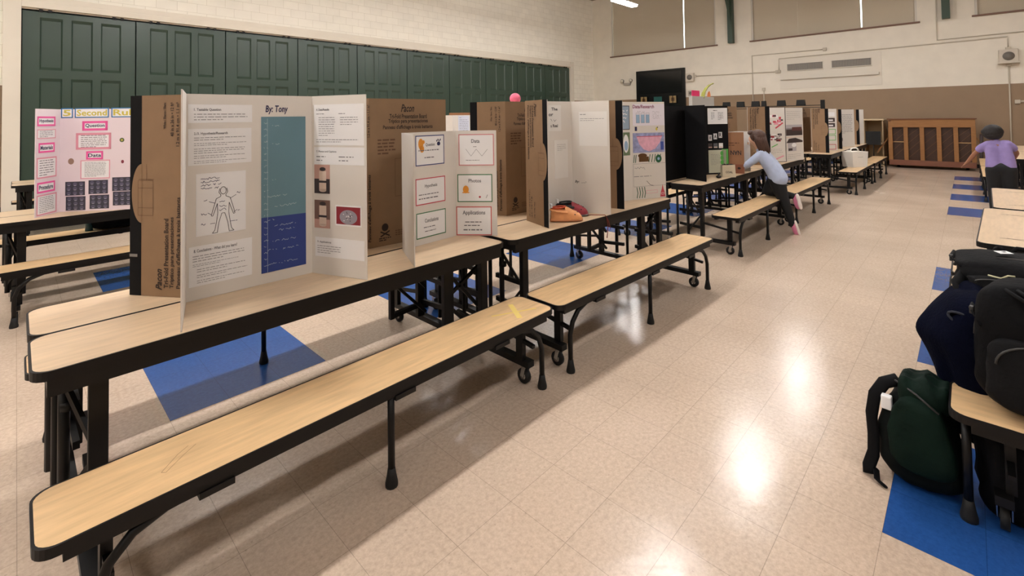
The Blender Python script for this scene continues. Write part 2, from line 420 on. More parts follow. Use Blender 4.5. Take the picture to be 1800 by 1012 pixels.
# far wall with three window openings
wins = [(6.62, 11.05), (.98, 5.40), (-4.6, -.2)]; WZ0, WZ1 = 4.10, 6.5
wf = MB()
wf.box(FX, FX+T, RY-T, LY+T, 0, WZ0, plaster); wf.box(FX, FX+T, RY-T, LY+T, WZ1, CZ, plaster)
ys = [RY-T, -4.6, -.2, .98, 5.40, 6.62, 11.05, LY+T]
for k in (0, 2, 4, 6): wf.box(FX, FX+T, ys[k], ys[k+1], WZ0, WZ1, plaster)
struct(wf, 'wall_back')
sill_m = mat('brown_sill', S(120,90,76), .6)
shade_m = mat('beige_shade_fabric', S(196,186,166), .85, noise=.02, nscale=60, bump=.05)
alu = mat('window_frame_paint', S(210,205,195), .5)
glow = mat('daylit_glass', (.8,.92,1.0), .2, emit=1.6)
for n, (a, b) in enumerate(wins):
    fr = MB(); fr.box(FX+.02, FX+.06, a, a+.05, WZ0, WZ1, alu); fr.box(FX+.02, FX+.06, b-.05, b, WZ0, WZ1, alu)
    fr.box(FX+.2, FX+.24, a, b, WZ0, WZ0+.06, alu); fr.box(FX+.2, FX+.24, a, b, WZ1-.06, WZ1, alu)
    o = struct(fr, 'window_%d' % (n+1))
    gl = MB(); gl.box(FX+.21, FX+.22, a, b, WZ0, WZ1, glow); gl.build('glass', o)
    W = b-a
    cuts = {0: [(a+.0, a+.274*W), (a+.282*W, a+.67*W), (a+.6702*W, b-.03)], 1: [(a+.0, a+.290*W), (a+.298*W, b-.32*W), (b-.3198*W, b-.0)], 2: [(a+.0, a+.5*W), (a+.501*W, b-.0)]}[n]
    for (p, q) in cuts:
        sh = MB(); sh.box(FX+.08, FX+.083, p, q, WZ0+.015, WZ1-.05, shade_m); sh.tube([(FX+.08,p,WZ1-.06),(FX+.08,q,WZ1-.06)], .035, shade_m, 10)
        sh.box(FX+.07, FX+.09, p, q, WZ0+.01, WZ0+.03, shade_m); sh.build('roller_shade', o)
    sl = MB(); sl.box(FX-.06, FX+.08, a-.06, b+.06, WZ0-.045, WZ0, sill_m, .008); sl.build('window_sill', o)
wr = MB(); wr.box(BX-T, FX+T, RY-T, RY, 0, CZ, plaster); struct(wr, 'wall_right')
wb = MB(); wb.box(BX-T, BX, RY-T, LY+T, 0, CZ, plaster); struct(wb, 'wall_front')
ce = MB(); ce.box(BX-T, FX+T, RY-T, LY+T, CZ, CZ+.2, mat('ceiling_boards', S(150,132,110), .8)); struct(ce, 'ceiling')
bb = MB(); bb.box(FX-.012, FX, RY, LY, 0, .10, rubber); struct(bb, 'baseboard_back')
bl = MB(); bl.box(BX, OX0-.22, LY-.012, LY, 0, .13, rubber); bl.box(OX1+.22, FX, LY-.012, LY, 0, .13, rubber); struct(bl, 'baseboard_left')

# steel roof brackets on the far wall
def truss(y, label):
    r = empty('roof_truss', (17.7, y, 4.08), label, 'roof truss', 'green steel roof trusses on the far wall')
    m = MB(); m.box(-.12, .09, -.085, .085, 0, 2.6, grn_dark, .006); m.build('column', r)
    m = MB(); P = []
    for k in range(13):
        a = k/12*PI/2*.95
        P.append((-.05-2.4*(1-math.cos(a)), 0, .55+2.0*math.sin(a)))
    for p, q in zip(P, P[1:]): m.bar(p, q, .15, .075, grn_dark, (0,1,0))
    m.build('curved_brace', r)
truss(6.05, 'green curved steel truss end between first and second shaded windows')
truss(.37, 'green curved steel truss end right of the wide middle window')

# lamps
diff_m = mat('lamp_diffuser', LAMP_COL, .4, emit=LAMP)
house_m = mat('lamp_housing', S(225,220,210), .4)
fill_m = mat('lamp_diffuser_fill', (1.0, 0.9701, 0.955), .4, emit=LAMP*.68)  # unseen near lamps of the right row, added as weaker fill for board faces
def lamp(x, y, label, lit=True):
    r = empty('ceiling_lamp', (x, y, LAMP_Z), label, 'ceiling lamp', 'pendant fluorescent lamps in rows')
    m = MB(); m.box(-.62, .62, -.11, .11, -.02, .03, diff_m if lit else fill_m, .01); m.build('diffuser', r)
    m = MB(); m.prism([(-.64,-.13),(.64,-.13),(.64,.13),(-.64,.13)], .031, .06, house_m, house_m); m.box(-.6,.6,-.05,.05,.06,.09,house_m); m.build('housing', r)
    m = MB()
    for q in (-.45, .45): m.tube([(q,0,.06),(q,0,CZ-LAMP_Z)], .006, house_m, 6)
    m.build('hanging_rod', r)
for y in LAMP_ROWS:
    for x in LAMP_X:
        if y == LAMP_ROWS[0] and x == LAMP_X[-1]: lamp(x, y, 'lit fluorescent pendant lamp hanging before the first shaded window')
        else: lamp(x, y, 'lit fluorescent pendant lamp overhead, above the frame, near right ones added as fill', y > 0 or x > 8)

# ------------------------------------------------------------------ bench tables
def bench_table(L=2.13, outer=-1):
    r = empty('bench_table', (0,0,0), '', 'bench table')
    m = MB(); m.prism(rrect(0, L, 0, .385, .055), .712, .742, edge, maple, .007); m.build('table_top', r)
    m = MB(); m.box(.04, L-.04, .012, .04, .655, .712, black); m.box(.04, L-.04, .345, .372, .665, .712, black)
    m.box(.04, .07, .04, .345, .665, .712, black); m.box(L-.07, L-.04, .04, .345, .665, .712, black)
    m.build('apron', r)
    m = MB(); m.prism(rrect(0, L, -.39, -.09, .05), .402, .430, edge, maple_seat, .007); m.build('bench_seat', r)
    m = MB(); m.box(.06, L-.06, -.372, -.335, .368, .402, black); m.box(.06, L-.06, -.14, -.11, .375, .402, black)
    for q in (.42, L/2+.06, L-.42): m.box(q-.05, q+.05, -.378, -.33, .352, .372, black)
    m.build('seat_rail', r)
    for q, s in ((.13, 1), (L-.09, -1)):
        m = MB(); P = [(q+s*.26, -.355, .378), (q+s*.16, -.355, .372), (q+s*.08, -.355, .345), (q+s*.025, -.355, .29), (q, -.355, .22), (q, -.355, .06)]
        m.tube(P, .0145, black, 10); m.tube([(q,-.355,.075),(q,-.355,.045),(q,-.355,.012),(q,-.355,0)], [.0155,.02,.027,.026], rubber, 12)
        m.build('seat_leg', r)
    m = MB(); q = L/2; m.tube([(q,-.355,.38),(q,-.355,.06)], .0145, black, 10); m.tube([(q,-.355,.075),(q,-.355,.045),(q,-.355,.012),(q,-.355,0)], [.0155,.02,.027,.026], rubber, 12); m.build('seat_leg', r)
    for q, s in ((.16, 1), (L-.14, -1)):
        m = MB(); m.box(q-.027+s*.01, q+.027+s*.01, .05, .085, .14, .70, black, .004); m.build('table_leg', r)
        m = MB(); m.tube([(q-s*.07,.20,.66),(q-s*.07,.20,.14)], .017, black, 8); m.tube([(q-s*.06,.33,.66),(q-s*.06,.33,.14)], .014, black, 8); m.build('support_post', r)
        if s == outer:
            hw = .035 if outer < 0 else .016
            m = MB(); m.box(q+s*.26-hw, q+s*.26+hw, .085, .115, .20, .66, black, .004); m.bar((q+s*.26,.10,.22),(q,.07,.22),.03,.03,black)
            m.build('table_leg', r)
        m = MB()
        if s == outer:
            m.bar((q+s*.25,.12,.47),(q,.12,.60),.018,.018,black); m.bar((q,.12,.35),(q+s*.25,.12,.62),.018,.018,black); m.bar((q+s*.25,.12,.43),(q,.12,.18),.018,.018,black)
        else:
            m.bar((q-s*.07,.20,.62),(q+.02,.07,.36),.016,.016,black); m.bar((q-s*.07,.20,.20),(q+.02,.07,.40),.016,.016,black)
        m.bar((q,.07,.30),(q,-.34,.24),.02,.02,black); m.bar((q,.07,.42),(q,.33,.42),.022,.03,black); m.bar((q,.07,.24),(q,.33,.26),.022,.03,black)
        m.bar((q+s*.0,-.24,.14),(q+s*.0,-.24,.375),.05,.03,black)
        m.tube([(q-s*.06,.2,.55),(q-s*.06,.2,.52)],.026,black,8)
        m.build('folding_brace', r)
        m = MB(); m.bar((q-s*.02,-.30,.122),(q-s*.02,.36,.122),.05,.034,black); bm_ = m.build('base_beam', r)
        for yy in (-.26, .33):
            m = MB(); cx = q-s*.02
            m.tube([(cx-.013,yy+.015,.043),(cx+.013,yy+.015,.043)], .042, rubber, 16)
            m.tube([(cx-.0145,yy+.015,.043),(cx+.0145,yy+.015,.043)], .02, chrome, 12)
            for e in (-.02, .02): m.bar((cx+e,yy,.105),(cx+e,yy+.015,.043),.004,.026,chrome,(0,1,0))
            m.build('caster', bm_)
    return r
proto = bench_table()
proto_b = bench_table(outer=1)
LT = 2.13
units = []
def place(loc, rot, label, group, first=False):
    back = abs(rot-PI) < .3
    src = proto_b if back else proto
    o = src if not any(u is src for u in units) else copy_tree(src)
    o.location = loc; o.rotation_euler.z = rot; o['label'] = label; o['group'] = group
    units.append(o); return o
MAIN = [(.035, 2.14, 0), (2.20, 2.125, math.radians(-2.0)), (5.29, 2.17, math.radians(-.6)), (7.435, 2.13, math.radians(-1.2)), (10.70, 1.90, math.radians(-.3)), (12.85, 1.87, math.radians(-.3))]
near_l = ['maple bench table nearest the camera, yellow tape cross on its seat', 'maple bench table with the clogs on it, second in the aisle row',
          'maple bench table with the coal bag, first beyond the gap', 'maple bench table just past the leaning girl',
          'maple bench table with the white foam box on its seat', 'last maple bench table of the aisle row, before the piano']
far_l = ['back to back maple bench table behind the one nearest the camera', 'maple bench table behind the one holding the clogs',
         'maple bench table behind the one with the coal bag', 'maple bench table behind the girl, holding brown boards',
         'maple bench table behind the one carrying the foam box', 'last maple bench table of the second row, near the piano']
for k, (x, y, a) in enumerate(MAIN):
    n = place((x, y, 0), a, near_l[k], 'bench tables of the long middle double row', k == 0)
    off = Vector((LT, .775, 0)); off.rotate(Matrix.Rotation(a, 3, 'Z'))
    place((x+off.x, y+off.y, 0), a+PI, far_l[k], 'bench tables of the long middle double row')
    if k == 0:
        m = MB(); p = Pen((0,0,.430), (1,0,0), (0,0,1), (0,1,0), m); tape = mat('yellow_tape', S(226,200,112), .6)
        p.line([(1.89,-.33),(1.99,-.16)], .030, tape, .0008); p.line([(1.80,-.20),(2.05,-.31)], .013, tape, .0012)
        m.build('tape_cross', n)
        m = MB(); p = Pen((0,0,.430), (1,0,0), (0,0,1), (0,1,0), m); pc = mat('pencil_grey', S(150,122,92), .6)
        p.line([(.30,-.285),(.29,-.275),(.345,-.215),(.38,-.19)], .002, pc, .0006); p.line([(.30,-.285),(.36,-.23),(.40,-.20)], .002, pc, .0006)
        m.build('pencil_scribble', n)
# the tape and the pencil marks stay on the first unit only
for o in list(bpy.data.objects):
    if o.name.startswith(('tape_cross','pencil_scribble')) and o.parent is not proto: bpy.data.objects.remove(o)
LEFT = [(-.13, 5.61, ['maple bench table carrying the pink bordered board, far left', 'maple bench table behind the pink bordered board, far left']),
        (2.05, 5.61, ['maple bench table hidden behind the large brown board back', 'maple bench table furthest behind the large brown board back']),
        (4.22, 5.60, ['maple bench table under the small white board top, left row', 'maple bench table behind the small white board top, left row'])]
for x, y, lb in LEFT:
    place((x, y, 0), 0, lb[0], 'bench tables of the left double row')
    place((x+LT, y+.775, 0), PI, lb[1], 'bench tables of the left double row')
place((-.04, 8.95, 0), 0, 'maple bench table close to the green doors at left edge', 'bench tables by the green doors')
place((-.04+LT, 8.95+.775, 0), PI, 'maple bench table right against the green doors at left edge', 'bench tables by the green doors')
# crosswise pair in the right foreground
cw_ = place((2.765, .085, 0), -PI/2, 'crosswise maple bench table under the black backpack, right foreground', 'crosswise bench tables at the right')
for ch in [x for x in bpy.data.objects if x.parent == cw_ and x.name.startswith('seat_leg') and min(v.co.x for v in x.data.vertices) < .3]:
    mid = [y for y in bpy.data.objects if y.parent == cw_ and y.name.startswith('seat_leg') and .9 < min(v.co.x for v in y.data.vertices) < 1.2][0]
    ch.data = mid.data; ch.location = (-LT/2+.045, .075, 0)
place((2.765+.775, .085-LT, 0), PI/2, 'crosswise maple bench table behind the navy jacket, right edge', 'crosswise bench tables at the right')
# tape only on the first
def wide_table(x0, x1, y0, y1, label, rot=0):
    r = empty('folding_table', (x0, y1, 0), label, 'table', 'wide folding tables along the right edge', rot)
    W, D = x1-x0, y1-y0
    m = MB(); m.prism(rrect(0, W, -D, 0, .05), .712, .742, edge, maple, .007); m.build('table_top', r)
    m = MB(); m.box(.06, W-.06, -.07, -.045, .655, .712, black); m.box(.06, W-.06, -D+.045, -D+.07, .655, .712, black); m.box(.06,.085,-D+.07,-.07,.655,.712,black); m.box(W-.085,W-.06,-D+.07,-.07,.655,.712,black); m.build('apron', r)
    for qx in (.1, W-.1):
        for qy in (-.1, -D+.1):
            m = MB(); m.tube([(qx,qy,.70),(qx,qy,.02)], .02, black, 10); m.tube([(qx,qy,.03),(qx,qy,0)], [.021,.026], rubber, 10); m.build('leg', r)
    m = MB(); m.bar((.1,-.1,.2),(.1,-D+.1,.2),.02,.02,black); m.bar((W-.1,-.1,.2),(W-.1,-D+.1,.2),.02,.02,black); m.bar((.17,-.1,.655),(.17,-.1,.25),.05,.03,black); m.build('stretcher', r)
    m = MB(); p = Pen((0,0,.7425), (1,0,0), (0,0,1), (0,1,0), m); sc = mat('scuff', S(110,84,66), .6)
    for cx in (.22, W-.28):
        p.line([(cx,-.10),(cx+.05,-.28)], .008, sc, .0003); p.line([(cx+.02,-.13),(cx-.02,-.24),(cx+.03,-.34)], .006, sc, .0003)
    m.build('scuff_mark', r)
    return r
wide_table(4.0, 5.46, -1.55, -.01, 'maple table with two pencil like scuffs, just behind the flat black backpack', math.radians(-2.2))
wide_table(5.51, 6.92, -1.7, -.12, 'plain maple table between the scuffed table and the person in purple', math.radians(-1))
for x, lb_ in ((11.2, 'nearer'), (13.36, 'farther')):
    place((x+LT, -.53, 0), PI, lb_+' far right bench table, its seat edging the aisle beyond the person in purple', 'bench tables of the far right double row')
    place((x, -.53-.775, 0), 0, lb_+' far right bench table on the side away from the aisle', 'bench tables of the far right double row')

# ------------------------------------------------------------------ trifold boards
Z0 = .743
def panel_mesh(p, q, h, mn, mo, t=.005):
    """p->q at the base; face on the n side gets mn, the other mo"""
    d = Vector((q[0]-p[0], q[1]-p[1], 0)).normalized(); n = Vector((d.y, -d.x, 0))
    P, Q = Vector((p[0], p[1], 0)), Vector((q[0], q[1], 0)); H = Vector((0,0,h)); k = n*t
    m = MB()
    m.mesh([P, Q, Q+H, P+H], [(0,1,2,3)], mn)
    m.mesh([P-k, Q-k, Q+H-k, P+H-k], [(3,2,1,0)], mo)
    m.mesh([P, Q, Q+H, P+H, P-k, Q-k, Q+H-k, P+H-k], [(0,4,5,1),(1,5,6,2),(2,6,7,3),(3,7,4,0)], mn)
    return m, n, d, (q[0]-p[0], q[1]-p[1])
class Board:
    def __init__(s, label, t1, c1, c2, t2, h=.92, mn=white, mo=kraft, name='presentation_board', cat='display board', z=Z0, group=None, t=.005):
        s.r = empty(name, (c1[0], c1[1], z), label, cat, group)
        s.h = h; s.pen = {}; s.back = {}; s.part = {}
        O = Vector((c1[0], c1[1]))
        for key, a, b, nm in (('L', t1, c1, 'side_panel'), ('C', c1, c2, 'centre_panel'), ('R', c2, t2, 'side_panel')):
            if a is None or b is None: continue
            a = (a[0]-O.x, a[1]-O.y); b = (b[0]-O.x, b[1]-O.y)
            m, n, d, _ = panel_mesh(a, b, h, mn, mo, t)
            s.part[key] = m.build(nm, s.r)
            s.pen[key] = Pen((a[0], a[1], 0), d, n)
            s.back[key] = Pen((b[0]-n.x*t, b[1]-n.y*t, 0), -d, -n)
            s.L = math.hypot(b[0]-a[0], b[1]-a[1]); s.pen[key].L = s.L; s.back[key].L = s.L
    def sheet(s, key, x0, y0, x1, y1, m=None, name='paper_sheet', back=False, th=.0012, lab=None):
        """a paper glued on the panel: its own part, returns a pen on its face and its mesh builder"""
        p = (s.back if back else s.pen)[key]; mb = MB(); m = m or paper
        q = [p.p(x0,y0,.0002), p.p(x1,y0,.0002), p.p(x1,y1,.0002), p.p(x0,y1,.0002)]; f = [v+p.N*th for v in q]
        mb.mesh(q+f, [(4,5,6,7),(0,1,5,4),(1,2,6,5),(2,3,7,6),(3,0,4,7)], m)
        pe = Pen(p.p(x0,y0,th), p.U, p.N, p.V, mb); pe.w = x1-x0; pe.h = y1-y0
        pe.fin = lambda nm=name: tag(mb.build(nm, s.part[key]), lab)
        return pe
    def marks(s, key, back=False, name='printing'):
        p = (s.back if back else s.pen)[key]; mb = MB(); pe = Pen(p.O, p.U, p.N, p.V, mb); pe.L = p.L
        pe.fin = lambda nm=name: (mb.build(nm, s.part[key]) if mb.f else None); pe.again = lambda: s.marks(key, back); return pe
def kraft_flap_print(pe, h, edge_left, tab=True):
    """outer face of a side panel: black strip on the free edge, tab, sideways words"""
    L = pe.L
    X = (lambda x: x) if edge_left else (lambda x: L-x)
    a, b = sorted((X(0), X(.062)))
    pe.rect(a, 0, b, h, bcard, .0006)
    if tab:
        cx = X(.064)
        if edge_left: pe.ell(cx, .465, .054, .135, kraft, .0012, PI/2, 3*PI/2)
        else: pe.ell(cx, .465, .054, .135, kraft, .0012, -PI/2, PI/2)
    # little box drawing
    def bx(x0, y0, x1, y1): pe.line([(X(x0),y0),(X(x1),y0),(X(x1),y1),(X(x0),y1)], .0018, kraft_line, .0016, True)
    bx(.045, .365, .125, .525); pe.line([(X(.045),.40),(X(.125),.40)], .0018, kraft_line, .0016); pe.line([(X(.045),.49),(X(.125),.49)], .0018, kraft_line, .0016)
    pe.line([(X(.09),.525),(X(.09),.60)], .0018, kraft_line, .0016); pe.line([(X(.05),.53),(X(.13),.53)], .0018, kraft_line, .0016)
    return X
def kraft_words(pe, X, rot, y0=.04, top=.88):
    def band(t, x, wd, ya, yb, shear=0):
        a, b = sorted((X(x-wd/2), X(x+wd/2)))
        if rot == -90: ya, yb = .92-yb, .92-ya
        pe.text(t, a, ya, b, yb, kraft_ink, rot, .0016, shear)
    band('Pacon', .158, .034, .03, .125, .35)
    band('Tri-Fold Presentation Board', .196, .024, y0, .352)
    band('Tríptico para presentaciones', .228, .026, y0, .36)
    band("Panneau d'affichage à trois battants", .262, .026, y0, .45)
    band('White / Blanco / Blanc', .186, .014, .76, top)
    band('48 in x 36 in • 12 ft²', .226, .018, .725, top)
    band('1.2 m x 91.4 cm • 1.1 m²', .256, .018, .68, top)
def kraft_centre_print(pe, h):
    pe.text('Pacon', .215, .835, .31, .885, kraft_ink, 0, .0012, .35)
    pe.text('Tri-Fold Presentation Board', .136, .793, .402, .822, kraft_ink)
    pe.text('Tríptico para presentaciones', .128, .758, .410, .790, kraft_ink)
    pe.text("Panneau d'affichage à trois battants", .092, .720, .446, .752, kraft_ink)
    pe.lines(.055, .565, .175, .67, 5, kraft_line, .45)
    pe.lines(.22, .565, .34, .67, 5, kraft_line, .45)
    pe.fin()
    q = pe.again(); q.frame(.17, .30, .36, .54, .002, kraft_line); q.fin('diagram')
    pe = pe.again()
    pe.ell(.10, .115, .022, .024, kraft_ink); pe.line([(.07,.09),(.13,.06)], .008, kraft_ink); pe.line([(.07,.06),(.13,.09)], .008, kraft_ink)
    pe.lines(.06, .03, .14, .055, 2, kraft_ink, .5); pe.lines(.17, .05, .26, .09, 3, kraft_line, .4); pe.fin('recycling_mark')

# B1: the big white board "By: Tony"
b1 = Board('large white board titled By: Tony with a teal and navy depth chart', (.438,2.157), (.521,2.494), (1.07,2.479), (1.202,2.159), .915, white, white)
def doc(b, key, x0, y0, x1, y1, title, blocks, frame_m=None):
    s = b.sheet(key, x0, y0, x1, y1); W, H = x1-x0, y1-y0
    if title: s.text(title[0], *title[1:5], ink2)
    for (a, c, d, e, n) in blocks: s.lines(a, c, d, e, n, ink2, .22)
    s.fin(); return s
doc(b1, 'C', .006, .785, .265, .868, ('1. Testable Question', .022, .052, .128, .066), [(.022, .008, .24, .045, 3)])
doc(b1, 'C', .006, .595, .262, .758, ('2./3. Hypothesis/Research', .022, .133, .155, .148), [(.022,.108,.24,.128,2),(.022,.085,.24,.102,2),(.022,.050,.24,.078,3),(.022,.028,.24,.046,2),(.022,.006,.24,.022,2)])
s = b1.sheet('C', .036, .278, .237, .557)
hx = lambda x: .02+x; P = navy_ink
s.scribble(.018, .205, .11, .262, 4, navy_ink, .0022)
bx, by = .105, .0
out = [(-.012,.205),(-.016,.188),(-.008,.176),(-.009,.168),(-.026,.160),(-.040,.11),(-.046,.085),(-.040,.083),(-.030,.112),(-.022,.138),(-.020,.095),(-.026,.05),(-.032,.018),(-.042,.006),(-.022,.006),(-.016,.05),(-.004,.092)]
full = out+[(-x+.004, y) for x, y in reversed(out)]
s.line([(bx+x, by+y+.0) for x, y in full], .0022, ink, .0012)
s.line([(bx+.012*math.cos(t*.5)+.002, by+.195+.017*math.sin(t*.5)) for t in range(14)], .0022, ink, .0012)
for a, c, d, e in ((-.055,.15,-.03,.14),(.055,.17,.03,.155),(-.06,.10,-.045,.09),(.06,.10,.045,.09),(-.05,.05,-.03,.05),(.05,.05,.03,.05)): s.line([(bx+a,c),(bx+d,e)], .002, navy_ink)
for a, c in ((-.075,.15),(.058,.172),(-.085,.09),(.062,.088),(-.085,.045),(.052,.045)): s.scribble(bx+a, c, bx+a+.025, c+.014, 1, navy_ink, .0022)
s.scribble(bx-.014, .10, bx+.018, .15, 3, navy_ink, .002)
s.fin()
doc(b1, 'C', .010, .060, .264, .236, ('8. Conclusions - What did you learn?', .018, .145, .19, .163), [(.014,.105,.235,.138,3),(.014,.085,.20,.100,2),(.03,.058,.235,.078,2),(.03,.034,.235,.052,2),(.03,.010,.22,.028,2)])
s = b1.sheet('C', .305, .052, .517, .810, teal)
s.poly([(0,0),(.212,0),(.212,.262),(0,.268)], navy, .0007)
s.line([(.028,.0),(.028,.75)], .0012, whitepen)
for k in range(24): s.scribble(.012, .03+k*.030, .034, .042+k*.030, 1, whitepen, .0013)
for (a, c, d) in ((.05,.708,.09),(.05,.615,.09),(.05,.44,.07),(.03,.36,.14),(.06,.31,.20),(.03,.245,.07),(.06,.215,.19),(.08,.19,.17),(.05,.14,.17),(.03,.10,.09),(.10,.095,.19),(.03,.03,.18)):
    s.scribble(a, c, d, c+.014, 1, whitepen, .0014)
s.fin('depth_chart')
m = b1.marks('C', name='handwriting'); m.text('By: Tony', .325, .822, .430, .866, navy_ink, 0, .001, .15); m.fin()
doc(b1, 'R', .018, .660, .335, .870, ('4. Data/Results', .015, .178, .10, .190), [(.015,.155,.10,.168,1),(.16,.155,.23,.168,1),(.03,.045,.14,.148,9),(.17,.10,.29,.148,4),(.015,.012,.29,.035,2)])
doc(b1, 'R', .018, .561, .335, .650, ('7. Photos and Captions', .015, .06, .145, .072), [(.015,.012,.08,.05,2),(.16,.012,.26,.05,2)])
ph_pink = mat('photo_pink', S(190,150,138), .4); ph_dark = mat('photo_dark', S(58,48,50), .4); ph_cup = mat('photo_cup', S(215,195,180), .4); ph_red = mat('photo_red', S(140,40,52), .4)
for (y0, y1, f) in ((.412,.560,0),(.235,.378,1)):
    s = b1.sheet('R', .018, y0, .119, y1, ph_pink if not f else mat('photo_brown', S(120,92,82), .4), name='photograph')
    if not f: s.rect(0,0,.101,.075,ph_dark,.0004)
    else: s.rect(0,0,.101,.045,ph_pink,.0004)
    s.rect(.032,.015,.078,.115,ph_cup,.0007); s.rect(.028,.055,.082,.066,ph_dark,.001); s.ell(.055,.016,.023,.008,ph_cup,.0007); s.ell(.055,.125,.02,.01,ph_dark,.0007); s.fin()
s = b1.sheet('R', .154, .255, .316, .358, name='photograph'); s.rect(.006,.008,.156,.096,ph_red,.0004); s.ell(.082,.045,.055,.036,mat('photo_grey', S(150,146,156), .4),.0007)
for k in range(22):
    a = random.random()*6.28; rr_ = random.random(); s.rect(.082+.045*rr_*math.cos(a), .045+.03*rr_*math.sin(a), .082+.045*rr_*math.cos(a)+.006, .045+.03*rr_*math.sin(a)+.004, ph_dark if k % 2 else paper, .001)
s.fin()
doc(b1, 'R', .022, .090, .332, .188, ('9. Applications', .015, .068, .105, .080), [(.015,.015,.17,.06,4)])

# B0: brown back with black strip
b0 = Board('brown backed board with black edge strip behind the By: Tony board', (.368,2.807), (.536,2.555), (1.085,2.555), (1.23,2.80), .915, kraft, white)
m = b0.marks('L'); X = kraft_flap_print(m, .915, True); kraft_words(m, X, 90); m.rect(0,.175,.042,.188,mat('silver_tape', S(120,118,116), .3),.0014); m.fin()
m = b0.marks('C'); kraft_centre_print(m, .915)
# B2
b2 = Board('brown back of a board printed Pacon, seen right of the By: Tony board', (1.37,2.885), (1.503,2.663), (2.05,2.60), (2.22,2.87), .92, kraft, white)
m = b2.marks('C'); kraft_centre_print(m, .92)
m = b2.marks('L'); X = kraft_flap_print(m, .92, True); kraft_words(m, X, 90); m.fin()
# B3 small board
b3 = Board('small white board with colour bordered sheets Question, Data, Photos, Applications', (1.48,2.151), (1.624,2.484), (2.056,2.508), (2.235,2.295), .705, white, white)
def card(b, key, x0, y0, x1, y1, bm_, title, tb, rows, extra=None, tm=ink2):
    s = b.sheet(key, x0, y0, x1, y1); W, H = x1-x0, y1-y0; s.frame(0,0,W,H,.006,bm_)
    if title: s.text(title, W*tb[0], H*tb[1], W*tb[2], H*tb[3], tm)
    for a, c, d, e, n in rows: s.lines(W*a, H*c, W*d, H*e, n, tm, .4, last=.9)
    if extra: extra(s, W, H)
    s.fin(); return s
def paws(s, W, H):
    s.ell(W*.18,H*.72,.020,.034,orange); s.ell(W*.22,H*.55,.017,.022,orange); s.ell(W*.27,H*.78,.010,.012,orange)
    s.ell(W*.80,H*.70,.014,.013,navy_ink)
    for k in range(4): s.ell(W*.80-.015+.010*k,H*.80+.006*(k%2),.004,.007,navy_ink)
card(b3,'C',.097,.493,.332,.684,mat('navy_border',S(50,66,120),.6),'Question',(.34,.62,.66,.74),[(.1,.46,.92,.54,1),(.3,.22,.72,.30,1)],paws)
card(b3,'C',.095,.248,.337,.414,redp,'Hypothesis',(.30,.60,.72,.76),[(.1,.34,.9,.42,1),(.1,.18,.85,.28,1)])
card(b3,'C',.098,.040,.339,.200,greenp,'Conclusions',(.28,.58,.74,.74),[(.24,.36,.72,.44,1),(.28,.20,.72,.28,1)])
def graph(s, W, H):
    pts = [(.2,.53),(.35,.30),(.5,.52),(.66,.30),(.82,.52)]; s.line([(W*a,H*c) for a,c in pts],.0018,ink2); s.lines(W*.2,H*.15,W*.85,H*.19,1,ink2,.4); s.lines(W*.42,H*.58,W*.58,H*.62,1,ink2,.5)
card(b3,'R',.023,.470,.262,.681,mat('rose_border',S(205,130,135),.6),'Data',(.36,.72,.60,.84),[],graph)
def photos(s, W, H): s.ell(W*.24,H*.45,.020,.026,orange); s.rect(W*.14,H*.32,W*.34,H*.36,orange,.001); s.ell(W*.64,H*.18,.007,.007,redp); s.line([(W*.82,H*.14),(W*.86,H*.26)],.003,ink2)
card(b3,'R',.012,.226,.248,.412,greenp,'Photos',(.32,.70,.68,.83),[],photos)
card(b3,'R',.002,.004,.241,.196,mat('coral_border',S(205,90,85),.6),'Applications',(.18,.68,.82,.86),[(.25,.42,.78,.5,1),(.22,.30,.75,.38,1),(.2,.14,.82,.24,1)])
# B4
b4 = Board('brown board back with black edge behind the small bordered board', (2.60,2.975), (2.735,2.70), (3.28,2.665), (3.42,2.93), .92, kraft, white)
m = b4.marks('L'); X = kraft_flap_print(m, .92, True, False); kraft_words(m, X, 90); m.fin()
m = b4.marks('C'); kraft_centre_print(m, .92)
# B5
b5 = Board('white board with pale typed sheets, standing over the clogs', (2.624,2.165), (2.716,2.46), (3.215,2.395), (3.301,2.086), .915)
m = b5.marks('L', True); X = kraft_flap_print(m, .915, False); kraft_words(m, X, -90); m.fin()
s = b5.sheet('C', .24, .675, .38, .884, mat('pale_sheet', S(226,224,220), .6)); s.text('The', .03, .165, .10, .19, ink); s.text('or', .0, .12, .05, .14, ink); s.text('s Real', .02, .03, .10, .055, ink); s.scribble(.02,.07,.11,.1,1,ink,.003); s.fin()
s = b5.sheet('C', .30, .29, .45, .60, mat('pale_sheet', S(226,224,220), .6)); s.lines(.03,.22,.13,.28,4,ink2,.15); s.fin()
s = b5.sheet('R', .065, .548, .304, .828, mat('pale_sheet', S(226,224,220), .6)); s.lines(.01,.20,.225,.23,2,ink2,.2); s.lines(.01,.25,.1,.265,1,ink2,.3); s.fin()
m = b5.marks('R', name='handwriting'); m.text('By:', .022, .235, .06, .262, ink, 0, .001, .2); m.scribble(.075,.232,.165,.262,1,ink2,.0022); m.fin()
